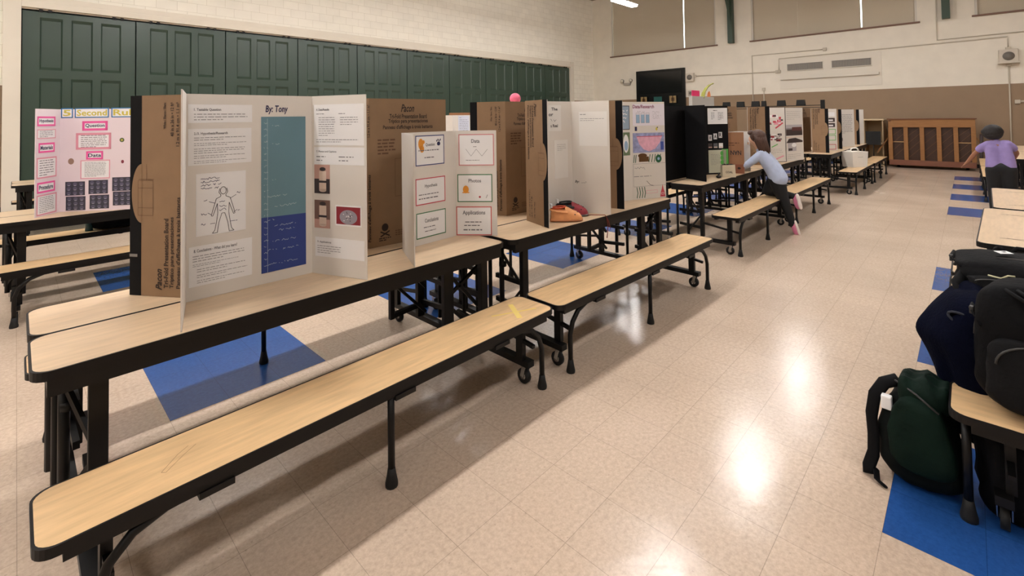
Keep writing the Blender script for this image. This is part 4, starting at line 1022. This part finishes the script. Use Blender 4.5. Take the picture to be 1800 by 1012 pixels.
# teal bottle and dark bag on the left rear bench
m = MB(); m.tube([(0,0,0),(0,0,.15),(0,0,.165),(0,0,.18)],[.032,.032,.02,.02],mat('teal_plastic', S(20,70,84), .35),14); m.tube([(0,0,.18),(0,0,.205)],.022,rubber,12)
tag(m.build('water_bottle', loc=(.53,6.58,.431)), 'dark teal bottle on the bench behind the pink bordered board', 'bottle')

# ------------------------------------------------------------------ bags
def bag_fn(seed, amp=.05):
    rn = random.Random(seed); ph = [rn.random()*6 for _ in range(6)]
    def f(p):
        k = 1+amp*math.sin(3.1*p.x+ph[0]+2*p.z)+amp*.8*math.sin(4.3*p.y+ph[1]-3*p.z)+amp*.5*math.sin(9*p.z+ph[2]+5*p.x)
        return Vector((p.x*k, p.y*k, p.z*(1+amp*.5*math.sin(5*p.x+ph[3]))))
    return f
bk = mat('black_nylon', S(7,7,9), .75, spec=.12, noise=.15, nscale=12, bump=.25, bscale=60)
bk2 = mat('black_nylon_panel', S(13,13,15), .75, spec=.15, noise=.15, nscale=12, bump=.25, bscale=60)
strapm = mat('webbing', S(8,8,10), .8, spec=.15); zipm = mat('zip', S(44,43,42), .5); grn_b = mat('dark_green_nylon', S(9,27,20), .75, spec=.12, noise=.2, nscale=12, bump=.25, bscale=60)
def backpack(loc, rot, size, label, body=bk, pocket=bk2, seed=1, extra=None):
    r = empty('backpack', loc, label, 'backpack'); r.rotation_euler = rot
    a, b, h = size
    taper = bag_fn(seed, .04)
    def fn(p):
        p = taper(p); t = (p.z+1)/2
        k = 1.06-.16*t*t; c = .018*math.sin(11*p.z+3*p.y)+.012*math.sin(17*p.y-5*p.z)
        return Vector((p.x*k+c, p.y*k+c*.6, p.z))
    m = MB(); m.blob((0,0,h), (a,b,h), body, .5, 48, 32, fn); m.build('main_body', r)
    m = MB(); m.blob((-a*.80,0,h*.66), (a*.40,b*.80,h*.56), pocket, .48, 36, 24, fn); m.build('front_pocket', r)
    m = MB(); P = [(-a*.35, b*.99*math.cos(t), h*1.05+h*.93*math.sin(t)) for t in [k*PI/20 for k in range(21)]]; m.tube(P, .006, zipm, 6); m.build('zip', r)
    m = MB(); P = [(-a*1.20, b*.66*math.cos(t), h*.80+h*.36*math.sin(t)) for t in [k*PI/16 for k in range(17)]]; m.tube(P, .004, zipm, 6); m.build('pocket_zip', r)
    m = MB(); m.tube([(a*.6,-.05,h*1.92),(a*.7,-.04,h*2.1),(a*.7,.04,h*2.1),(a*.6,.05,h*1.92)], .011, strapm, 8); m.build('grab_handle', r)
    for s in (-1, 1):
        m = MB(); m.tube([(a*.8,s*b*.35,h*1.85),(a*1.15,s*b*.42,h*1.5),(a*1.2,s*b*.5,h*.9),(a*.9,s*b*.6,h*.25)], .026, strapm, 8, flat=.4); m.build('shoulder_strap', r)
        m = MB(); m.tube([(a*.5,s*b*1.03,h*1.45),(-a*.1,s*b*1.05,h*1.40),(-a*.75,s*b*.86,h*1.25)], .012, strapm, 8, flat=.4); m.box(-a*.15-.014,-a*.15+.014,s*b*1.045-.006,s*b*1.045+.006,h*1.40-.014,h*1.40+.014,zipm,.003); m.build('compression_strap', r)
    if extra: extra(r, a, b, h)
    return r
def patch(r, a, b, h):
    m = MB(); p = Pen((-.02,-.16,2*h+.008), (0,1,0), (0,0,1), (-1,0,0), m)
    m.mesh([(-.065,.085,2*h+.016),(-.03,.045,2*h+.016),(.01,.07,2*h+.016),(-.025,.11,2*h+.016)], [(0,1,2,3)], paper); m.mesh([(-.036,.077,2*h+.018),(-.026,.066,2*h+.018),(-.014,.075,2*h+.018),(-.024,.086,2*h+.018)], [(0,1,2,3)], ink); m.build('name_patch', r)
    m = MB(); m.tube([(-.21,.12,h*1.25),(-.215,.08,h*1.2),(-.21,.06,h*1.4),(-.205,.04,h*1.4)], .004, mat('cream_pull', S(190,186,150), .6), 6); m.build('zip_pull', r)
    m = MB(); m.tube([(-.15,.20,h*.9),(-.24,.22,h*.5),(-.30,.205,h*.1),(-.31,.16,-.02)], .02, strapm, 8, flat=.45); m.build('side_strap', r)
# flat one on the crosswise table top
backpack((3.07,-.175,Z0), (0,0,math.radians(-4)), (.19,.24,.070), 'flat lying black backpack with white patch on the crosswise table', seed=2, extra=patch)
# big upright one on the bench
def badge(r, a, b, h):
    m = MB(); m.box(-a*.95,-a*.93,-.16,-.12,h*1.75,h*1.86,paper); m.build('name_patch', r)
    m = MB()
    for k in range(3): m.tube([(-a*.9+.02*k,.10-.03*k,h*1.9),(-a*1.15,.02-.03*k,h*1.72),(-a*1.2,-.04-.02*k,h*1.55)], .007, bk2, 6)
    m.build('compression_cord', r)
backpack((2.55,-.185,.431), (0,math.radians(4),math.radians(-6)), (.13,.19,.235), 'large upright black backpack on the bench at right edge', seed=4, extra=badge)
# grey blue lid of another bag behind
r = empty('duffel_bag', (2.87,-.40,Z0), 'slate blue bag resting behind the upright black backpack', 'bag')
m = MB(); m.blob((0,0,.07),(.095,.18,.07), mat('slate_nylon', S(52,66,76), .6, noise=.1, nscale=10, bump=.2, bscale=60), .7, 28, 16, bag_fn(9,.06)); m.build('bag_body', r)
m = MB(); m.tube([(-.06,.13,.10),(-.06,.05,.125),(-.06,-.1,.125)],.006,zipm,6); m.build('zip', r)
# green and black bag on the floor
def green_bag():
    r = empty('backpack', (2.62,.175,0), 'dark green and black school bag slumped on the floor by bench', 'backpack'); r.rotation_euler.z = math.radians(-4)
    f1 = bag_fn(12, .05)
    def fold(p):
        p = f1(p); t = (p.z+1)/2; k = 1.12-.34*t
        c = .03*math.sin(9*p.z+4*p.y)+.02*math.sin(15*p.y+6*p.z)
        return Vector((p.x*k+c, p.y*k+.05*t, p.z))
    m = MB(); m.blob((0,0,.19), (.125,.135,.19), MATS['black_green_nylon'] if 'black_green_nylon' in MATS else mat('black_green_nylon', S(6,11,10), .75, spec=.12), .6, 48, 32, fold); m.build('main_body', r)
    m = MB(); m.blob((-.095,-.01,.23),(.055,.10,.15), grn_b, .55, 36, 24, fold); m.build('front_pocket', r)
    m = MB(); m.blob((-.01,-.015,.375),(.10,.085,.060), grn_b, .6, 36, 18, lambda p: Vector((p.x+.06*math.sin(6*p.y), p.y, p.z*(1+.18*math.sin(7*p.y+2)+.1*math.sin(9*p.x))))); m.build('top_flap', r)
    m = MB(); P = [(-.02,.07,.395),(-.05,.115,.375),(-.07,.145,.32),(-.085,.155,.24),(-.085,.150,.15),(-.095,.150,.085),(-.115,.165,.03),(-.13,.16,.012)]; m.tube(P, .026, strapm, 8, flat=.5); m.build('shoulder_strap', r)
    m = MB(); m.tube([(-.11,.14,.03),(-.15,.13,.012),(-.17,.10,.010)], .016, strapm, 8, flat=.4); m.build('strap_end', r)
    m = MB(); m.tube([(-.06,.075,.405),(-.12,.0,.40),(-.14,-.07,.36)], .004, zipm, 6); m.build('zip', r)
    m = MB(); m.box(-.105,-.075,.082,.118,.29,.345,paper,.006); m.build('tissue', r)
green_bag()
r = empty('tote_bag', (2.62,-.08,0), 'black tote bag under the crosswise bench', 'bag')
m = MB(); m.blob((0,0,.16),(.10,.10,.16), bk, .6, 28, 18, bag_fn(31,.07)); m.build('bag_body', r)
m = MB(); m.tube([(0,-.05,.30),(0,-.03,.36),(0,.03,.36),(0,.05,.30)],.01,strapm,8); m.build('handle', r)
# navy jacket hanging from the table corner
def jacket():
    r = empty('jacket', (2.80,.0,.33), 'navy jacket draped over the table corner beside the black backpack', 'jacket')
    jm = mat('navy_fleece', S(7,10,26), .95, spec=.05, noise=.2, nscale=9, bump=.5, bscale=90)
    rows = [(.445,-.02,-.02,.02,.03),(.452,.0,-.03,.10,.09),(.44,-.01,-.04,.17,.125),(.40,-.03,-.035,.19,.155),(.33,-.045,-.015,.185,.185),(.27,-.055,.0,.175,.195),(.21,-.055,-.01,.165,.17),(.13,-.05,-.02,.15,.155),(.04,-.045,-.02,.14,.145),(-.06,-.045,-.025,.13,.13),(-.13,-.04,-.03,.125,.11),(-.16,-.03,-.04,.08,.05)]
    fine = []
    for a_, b_ in zip(rows, rows[1:]):
        for k in range(4):
            t = k/4
            fine.append(tuple(a_[q]*(1-t)+b_[q]*t for q in range(5)))
    fine.append(rows[-1])
    for _ in range(4): fine = [fine[0]]+[tuple((fine[i-1][q]+2*fine[i][q]+fine[i+1][q])/4 for q in range(5)) for i in range(1, len(fine)-1)]+[fine[-1]]
    rows = fine
    nu = 60; V = []; F = []
    for j, (z, cx, cy, rx, ry) in enumerate(rows):
        for i in range(nu):
            t = 2*PI*i/nu; hang = min(1, max(0, (.44-z)/.3)); f = 1+.055*hang*math.sin(7*t+z*6)+.03*hang*math.sin(13*t-z*9)
            V.append((cx+rx*f*math.cos(t), cy+ry*f*math.sin(t), z+.01*math.sin(3*t)*(1-hang)))
    for j in range(len(rows)-1):
        for i in range(nu): i2 = (i+1) % nu; F.append((j*nu+i, (j+1)*nu+i, (j+1)*nu+i2, j*nu+i2))
    F.append(tuple(range(nu))); F.append(tuple(reversed(range((len(rows)-1)*nu, len(rows)*nu))))
    m = MB(); m.mesh(V, F, jm, True); m.build('jacket_body', r)
    m = MB(); P = [(-.20-.022*math.sin(t)*0,.02+.062*math.cos(t),.365+.026*math.sin(t)+.020*math.cos(t)) for t in [k*2*PI/20 for k in range(21)]]
    P = [(-.168-.02*math.cos((y-.02)/.08*1.2)-.012, y, z) for x, y, z in P]
    m.tube(P, .005, mat('navy_rim', S(30,34,46), .8), 6); m.build('cuff', r)
    m = MB(); m.face([(x+.002, y, z) for x, y, z in P[:-1]], mat('sleeve_shade', S(3,3,5), 1, spec=0)); m.build('sleeve_opening', r)  # flat black face, the shade inside the sleeve put into its colour
jacket()
# dark coat bag hanging on chair at left bench under pink board
r = empty('backpack', (.80,6.60,.431), 'black bag lying on the bench behind the pink bordered board', 'backpack')
m = MB(); m.blob((0,0,.08),(.27,.13,.08), bk, .6, 30, 16, bag_fn(41,.07)); m.build('main_body', r)
m = MB(); m.tube([(-.2,-.1,.12),(0,-.12,.155),(.15,-.11,.15),(.22,-.1,.12)],.008,strapm,8); m.build('strap', r)

# ------------------------------------------------------------------ people
def skin_obj(name, J, E, m, parent, root=None, sub=2, smooth=True):
    keys = list(J); me = bpy.data.meshes.new(name)
    me.from_pydata([J[k][0] for k in keys], [(keys.index(a), keys.index(b)) for a, b in E], [])
    o = bpy.data.objects.new(name, me); COL.objects.link(o)
    sk = o.modifiers.new('s', 'SKIN'); sk.use_smooth_shade = True
    for i, k in enumerate(keys):
        rr = J[k][1]; rr = rr if isinstance(rr, tuple) else (rr, rr)
        me.skin_vertices[0].data[i].radius = rr
    if root: me.skin_vertices[0].data[keys.index(root)].use_root = True
    o.modifiers.new('u', 'SUBSURF').levels = sub
    bpy.context.view_layer.update()
    dg = bpy.context.evaluated_depsgraph_get()
    nm = bpy.data.meshes.new_from_object(o.evaluated_get(dg))
    bpy.data.objects.remove(o); bpy.data.meshes.remove(me)
    nm.materials.clear(); nm.materials.append(m)
    for p in nm.polygons: p.use_smooth = True
    q = bpy.data.objects.new(name, nm); COL.objects.link(q); q.parent = parent
    return q
skin_m = mat('skin', S(214,168,140), .55); skin_b = mat('brown_skin', S(150,104,78), .55)
def flesh(name, chains, m, parent, O, voxel=.012, smooth=6):
    """one continuous garment surface grown round chains of (point, radius)"""
    mb = MB()
    for ch in chains:
        for (p, a), (q, b) in zip(ch, ch[1:]):
            p = Vector(p)-Vector(O); q = Vector(q)-Vector(O); n = max(3, int((q-p).length/.02))
            for k in range(n+1):
                t = k/n; r_ = a*(1-t)+b*t; mb.blob(p*(1-t)+q*t, (r_, r_, r_), m, 1, 16, 10)
    o = mb.build(name)
    md = o.modifiers.new('r', 'REMESH'); md.mode = 'VOXEL'; md.voxel_size = voxel
    md = o.modifiers.new('s', 'SMOOTH'); md.iterations = smooth; md.factor = .5
    bpy.context.view_layer.update()
    nm = bpy.data.meshes.new_from_object(o.evaluated_get(bpy.context.evaluated_depsgraph_get()))
    old = o.data; bpy.data.objects.remove(o); bpy.data.meshes.remove(old)
    nm.materials.clear(); nm.materials.append(m); nm.name = name
    for p in nm.polygons: p.use_smooth = True; p.material_index = 0
    q = bpy.data.objects.new(name, nm); COL.objects.link(q); q.parent = parent
    return q
def hand(J, E, base, wrist, d, side, s=1.0, curl=.4):
    """palm and five fingers beyond a wrist joint"""
    d = Vector(d).normalized(); side = Vector(side).normalized(); dn = d.cross(side).normalized()
    if dn.z > 0: dn = -dn
    w = Vector(J[wrist][0])
    J[base+'palm'] = (tuple(w+d*.035*s), (.021*s, .013*s)); E.append((wrist, base+'palm'))
    for k, (o, ln) in enumerate(((-.018,.045),(-.006,.052),(.006,.050),(.018,.040))):
        a = w+d*.055*s+side*o*s; b_ = a+d*ln*.55*s+dn*ln*.15*curl*s; c = b_+(d*.7+dn*curl).normalized()*ln*.45*s
        for n, p, r_ in (('a',a,.0068),('b',b_,.006),('c',c,.005)): J['%s%d%s' % (base,k,n)] = (tuple(p), r_*s)
        E += [(base+'palm','%s%da' % (base,k)),('%s%da' % (base,k),'%s%db' % (base,k)),('%s%db' % (base,k),'%s%dc' % (base,k))]
    t1 = w+d*.02*s-side*.024*s; t2 = t1+(d*.6-side*.6).normalized()*.03*s
    J[base+'t1'] = (tuple(t1), .008*s); J[base+'t2'] = (tuple(t2), .006*s); E += [(wrist, base+'t1'), (base+'t1', base+'t2')]
def face(parent, c, look, up, r, skin, brow, eye_m=None):
    look = Vector(look).normalized(); up = Vector(up); up = (up-look*up.dot(look)).normalized(); sd = look.cross(up).normalized(); c = Vector(c)
    for s in (-1, 1):
        m = MB(); p = c+look*r*.90+sd*s*r*.36+up*r*.02; m.blob(p, (r*.13,)*3, mat('eye_white', S(235,232,228), .3), nu=12, nv=8); m.blob(p+look*r*.07, (r*.075,)*3, mat('iris', S(50,34,26), .3), nu=10, nv=8); m.build('eye', parent)
        m = MB(); p = c+sd*s*r*.93-look*r*.02; m.blob(p, (r*.16,r*.16,r*.26), skin, nu=12, nv=8); m.build('ear', parent)
    m = MB(); m.tube([c+look*r*.88+up*r*.08, c+look*r*1.04-up*r*.14, c+look*r*1.10-up*r*.26, c+look*r*.93-up*r*.31], [r*.06,r*.09,r*.12,r*.06], skin, 10); m.build('nose', parent)
    m = MB(); m.tube([c+look*r*.84-up*r*.55-sd*r*.22, c+look*r*.92-up*r*.57, c+look*r*.84-up*r*.55+sd*r*.22], [r*.03,r*.06,r*.03], mat('lips', S(180,100,96), .5), 8); m.build('mouth', parent)
def shift(J, o): return {k: ((v[0][0]-o[0], v[0][1]-o[1], v[0][2]-o[2]), v[1]) for k, v in J.items()}

def girl():
    O = (6.9, 1.9, 0)
    r = empty('person', O, 'girl with long brown hair and light blue top leaning over the table, kneeling on bench', 'person')
    J = dict(pel=((6.92,1.84,.73),(.105,.09)), spi=((6.91,1.89,.84),(.095,.08)), che=((6.89,1.965,.97),(.10,.085)), nec=((6.87,2.035,1.085),.040),
             hb=((6.865,2.055,1.13),.052), hm=((6.865,2.085,1.19),(.078,.088)), ht=((6.87,2.08,1.255),(.060,.070)),
             ls=((6.79,1.985,1.025),.043), le=((6.72,2.13,.86),.032), lw=((6.75,2.27,.80),.022),
             rs=((6.99,2.00,1.03),.043), re=((7.04,2.16,.88),.032), rw=((6.98,2.30,.80),.022),
             lh=((6.86,1.82,.66),.078), lk=((6.85,1.765,.44),.055), la=((6.86,1.665,.15),.035), lt=((6.87,1.60,.045),.026),
             rh=((6.98,1.87,.66),.078), rk=((6.975,1.96,.51),.055), ra=((6.96,1.68,.475),.034), rt=((6.96,1.615,.38),.026))
    E = [('pel','spi'),('spi','che'),('che','nec'),('nec','hb'),('hb','hm'),('hm','ht'),('che','ls'),('ls','le'),('le','lw'),('che','rs'),('rs','re'),('re','rw'),('pel','lh'),('lh','lk'),('lk','la'),('la','lt'),('pel','rh'),('rh','rk'),('rk','ra'),('ra','rt')]
    hand(J, E, 'L', 'lw', (.25,.9,-.35), (.9,-.25,0), .85); hand(J, E, 'R', 'rw', (-.15,.9,-.35), (-.9,-.15,0), .85)
    slim = lambda J, ks: {k: ((v[0], tuple(q*.68 for q in v[1]) if isinstance(v[1], tuple) else v[1]*.68) if k in ks else v) for k, v in J.items()}
    body = skin_obj('body', shift(slim(J, ('pel','spi','che','ls','le','rs','re','lh','lk','rh','rk','la','ra')), O), E, skin_m, r, 'pel')
    L, R_ = (6.85,1.82,.68), (6.99,1.85,.68)
    flesh('shirt', [[((6.855,1.80,.685),.108),((6.855,1.86,.80),.098),((6.84,1.945,.93),.086),((6.82,1.985,1.01),.062)],
                    [((6.985,1.83,.685),.108),((6.975,1.88,.80),.098),((6.95,1.955,.93),.086),((6.95,1.995,1.01),.062)],
                    [((6.88,1.99,1.0),.07),((6.875,2.02,1.055),.05)],
                    [((6.82,1.98,1.01),.058),((6.755,2.06,.93),.052),((6.725,2.135,.86),.046),((6.74,2.21,.82),.038),((6.747,2.245,.81),.033)],
                    [((6.95,1.99,1.01),.058),((7.02,2.08,.94),.052),((7.045,2.16,.88),.046),((7.0,2.26,.82),.034)]],
          mat('pale_blue_knit', S(176,188,214), .85, noise=.06, nscale=20, bump=.2, bscale=120), r, O, .012, 4)
    flesh('trousers', [[((6.90,1.84,.70),.10),((6.94,1.85,.70),.10)],
                    [((6.86,1.82,.67),.104),((6.855,1.79,.55),.088),((6.85,1.755,.435),.070),((6.86,1.70,.27),.055),((6.866,1.655,.11),.040)],
                    [((6.98,1.86,.67),.104),((6.98,1.92,.58),.086),((6.975,1.965,.505),.068),((6.97,1.83,.487),.056),((6.96,1.67,.465),.042)]],
          mat('black_leggings', S(12,14,18), .8), r, O, .012, 4)
    def shoe(a, t, n):   # ankle to toe direction, sole on the n side
        a = Vector(a)-Vector(O); t = Vector(t).normalized(); n = Vector(n); n = (n-t*n.dot(t)).normalized(); s_ = t.cross(n)
        R_ = Matrix((t, s_, n)).transposed()
        m = MB(); m.blob(a+t*.045, (.095,.036,.034), mat('pink_shoe', S(206,120,150), .7), .8, 20, 12, rot=R_); o = m.build('shoe', r)
        m = MB(); m.blob(a+t*.047+n*.030, (.102,.040,.014), mat('white_sole', S(226,214,206), .7), .7, 20, 8, lambda p: Vector((p.x, p.y*(1-.25*math.exp(-((p.x+.1)**2)*14)), p.z)), rot=R_); m.build('sole', o)
    shoe((6.865,1.645,.115), (.05,-.25,-.9), (.1,-.9,.25)); shoe((6.96,1.635,.44), (-.1,-.22,-.85), (-.2,-.95,.2))
    m = MB(); hr = mat('brown_hair', S(70,44,32), .6, noise=.25, nscale=12, bump=.6, bscale=60)
    c = Vector((6.868,2.06,1.215))-Vector(O)
    def cap(p):   # open towards the face
        return p
    m.blob(c+Vector((-.005,-.022,.018)), (.100,.098,.092), hr, 1, 24, 16)
    for k in range(15):
        a = PI*1.02+PI*.96*k/14; st = c+Vector((.085*math.cos(a),-.01+.085*math.sin(a),-.01))
        m.tube([st+Vector((0,0,.05)), st+Vector((0,-.014,-.04)), st+Vector((.008,-.035,-.11)), st+Vector((0,-.05-.008*(k % 3),-.165-.012*(k % 4)))], [.022,.026,.022,.008], hr, 8)
    m.blob(c+Vector((-.02,.055,.065)), (.065,.045,.035), hr, 1, 16, 10)
    m.build('hair', r)
    face(r, Vector((6.865,2.085,1.185))-Vector(O), (-.35,.85,-.35), (0,.3,1), .083, skin_m, hr)
girl()
def purple():
    O = (7.2, -.25, 0)
    r = empty('person', O, 'child in purple T-shirt and dark trousers turned away, reaching left, far right', 'person'); r.scale = (.96,.96,.96); r.location = (9.4,-.285,0)
    J = dict(pel=((7.16,-.27,.80),(.115,.09)), spi=((7.18,-.26,.92),(.10,.08)), che=((7.20,-.24,1.06),(.115,.085)), nec=((7.22,-.215,1.18),.043), hb=((7.24,-.205,1.20),.054), hm=((7.25,-.20,1.25),(.080,.085)), ht=((7.25,-.20,1.295),(.058,.062)),
             ls=((7.20,-.12,1.11),.045), le=((7.26,-.0,.95),.033), lw=((7.32,.09,.80),.024), rs=((7.22,-.36,1.12),.045), re=((7.34,-.44,.98),.033), rw=((7.47,-.40,.86),.024),
             lh=((7.15,-.19,.74),.082), lk=((7.18,-.19,.42),.056), la=((7.14,-.19,.10),.036), lt=((7.22,-.185,.035),.028), rh=((7.15,-.35,.74),.082), rk=((7.18,-.36,.42),.056), ra=((7.14,-.36,.10),.036), rt=((7.22,-.365,.035),.028))
    E = [('pel','spi'),('spi','che'),('che','nec'),('nec','hb'),('hb','hm'),('hm','ht'),('che','ls'),('ls','le'),('le','lw'),('che','rs'),('rs','re'),('re','rw'),('pel','lh'),('lh','lk'),('lk','la'),('la','lt'),('pel','rh'),('rh','rk'),('rk','ra'),('ra','rt')]
    hand(J, E, 'L', 'lw', (.3,.6,-.6), (.9,-.3,0), .9); hand(J, E, 'R', 'rw', (.8,.05,-.6), (0,1,0), .9)
    slim = lambda J, ks: {k: ((v[0], tuple(q*.68 for q in v[1]) if isinstance(v[1], tuple) else v[1]*.68) if k in ks else v) for k, v in J.items()}
    skin_obj('body', shift(slim(J, ('pel','spi','che','ls','rs','lh','lk','rh','rk','la','ra')), O), E, skin_b, r, 'pel')
    flesh('tshirt', [[((7.155,-.20,.80),.095),((7.175,-.20,.92),.088),((7.19,-.19,1.04),.086),((7.205,-.17,1.10),.060)],
                     [((7.155,-.335,.80),.095),((7.175,-.325,.92),.088),((7.20,-.30,1.04),.086),((7.215,-.31,1.11),.060)],
                     [((7.205,-.24,1.10),.06),((7.215,-.222,1.15),.048)],
                     [((7.20,-.15,1.10),.058),((7.215,-.09,1.06),.055),((7.23,-.06,1.03),.052)],
                     [((7.22,-.34,1.11),.058),((7.25,-.385,1.07),.055),((7.27,-.40,1.05),.052)]],
          mat('purple_cotton', S(140,124,178), .85, noise=.06, nscale=20), r, O, .012, 4)
    flesh('trousers', [[((7.15,-.23,.77),.10),((7.15,-.31,.77),.10)],
                       [((7.15,-.20,.74),.10),((7.18,-.19,.42),.07),((7.14,-.19,.12),.052)],
                       [((7.15,-.34,.74),.10),((7.18,-.36,.42),.07),((7.14,-.36,.12),.052)]],
          mat('black_trousers', S(12,14,20), .8), r, O, .014, 4)
    for y in (-.19, -.36):
        m = MB(); m.blob((7.19-O[0],y-O[1],.035),(.11,.042,.035),rubber,.7,20,10); m.build('shoe', r)
    m = MB(); hb = mat('black_hair', S(20,16,18), .6, bump=.6, bscale=60); c = Vector((7.235,-.20,1.285))-Vector(O)
    m.blob(c+Vector((-.02,0,.0)), (.108,.112,.112), hb, 1, 28, 18, bag_fn(51,.05)); m.blob(c+Vector((-.03,0,-.05)), (.085,.098,.065), hb, 1, 20, 12); m.build('hair', r)
    face(r, Vector((7.25,-.20,1.245))-Vector(O), (.95,.1,-.2), (0,0,1), .085, skin_b, hb)
purple()
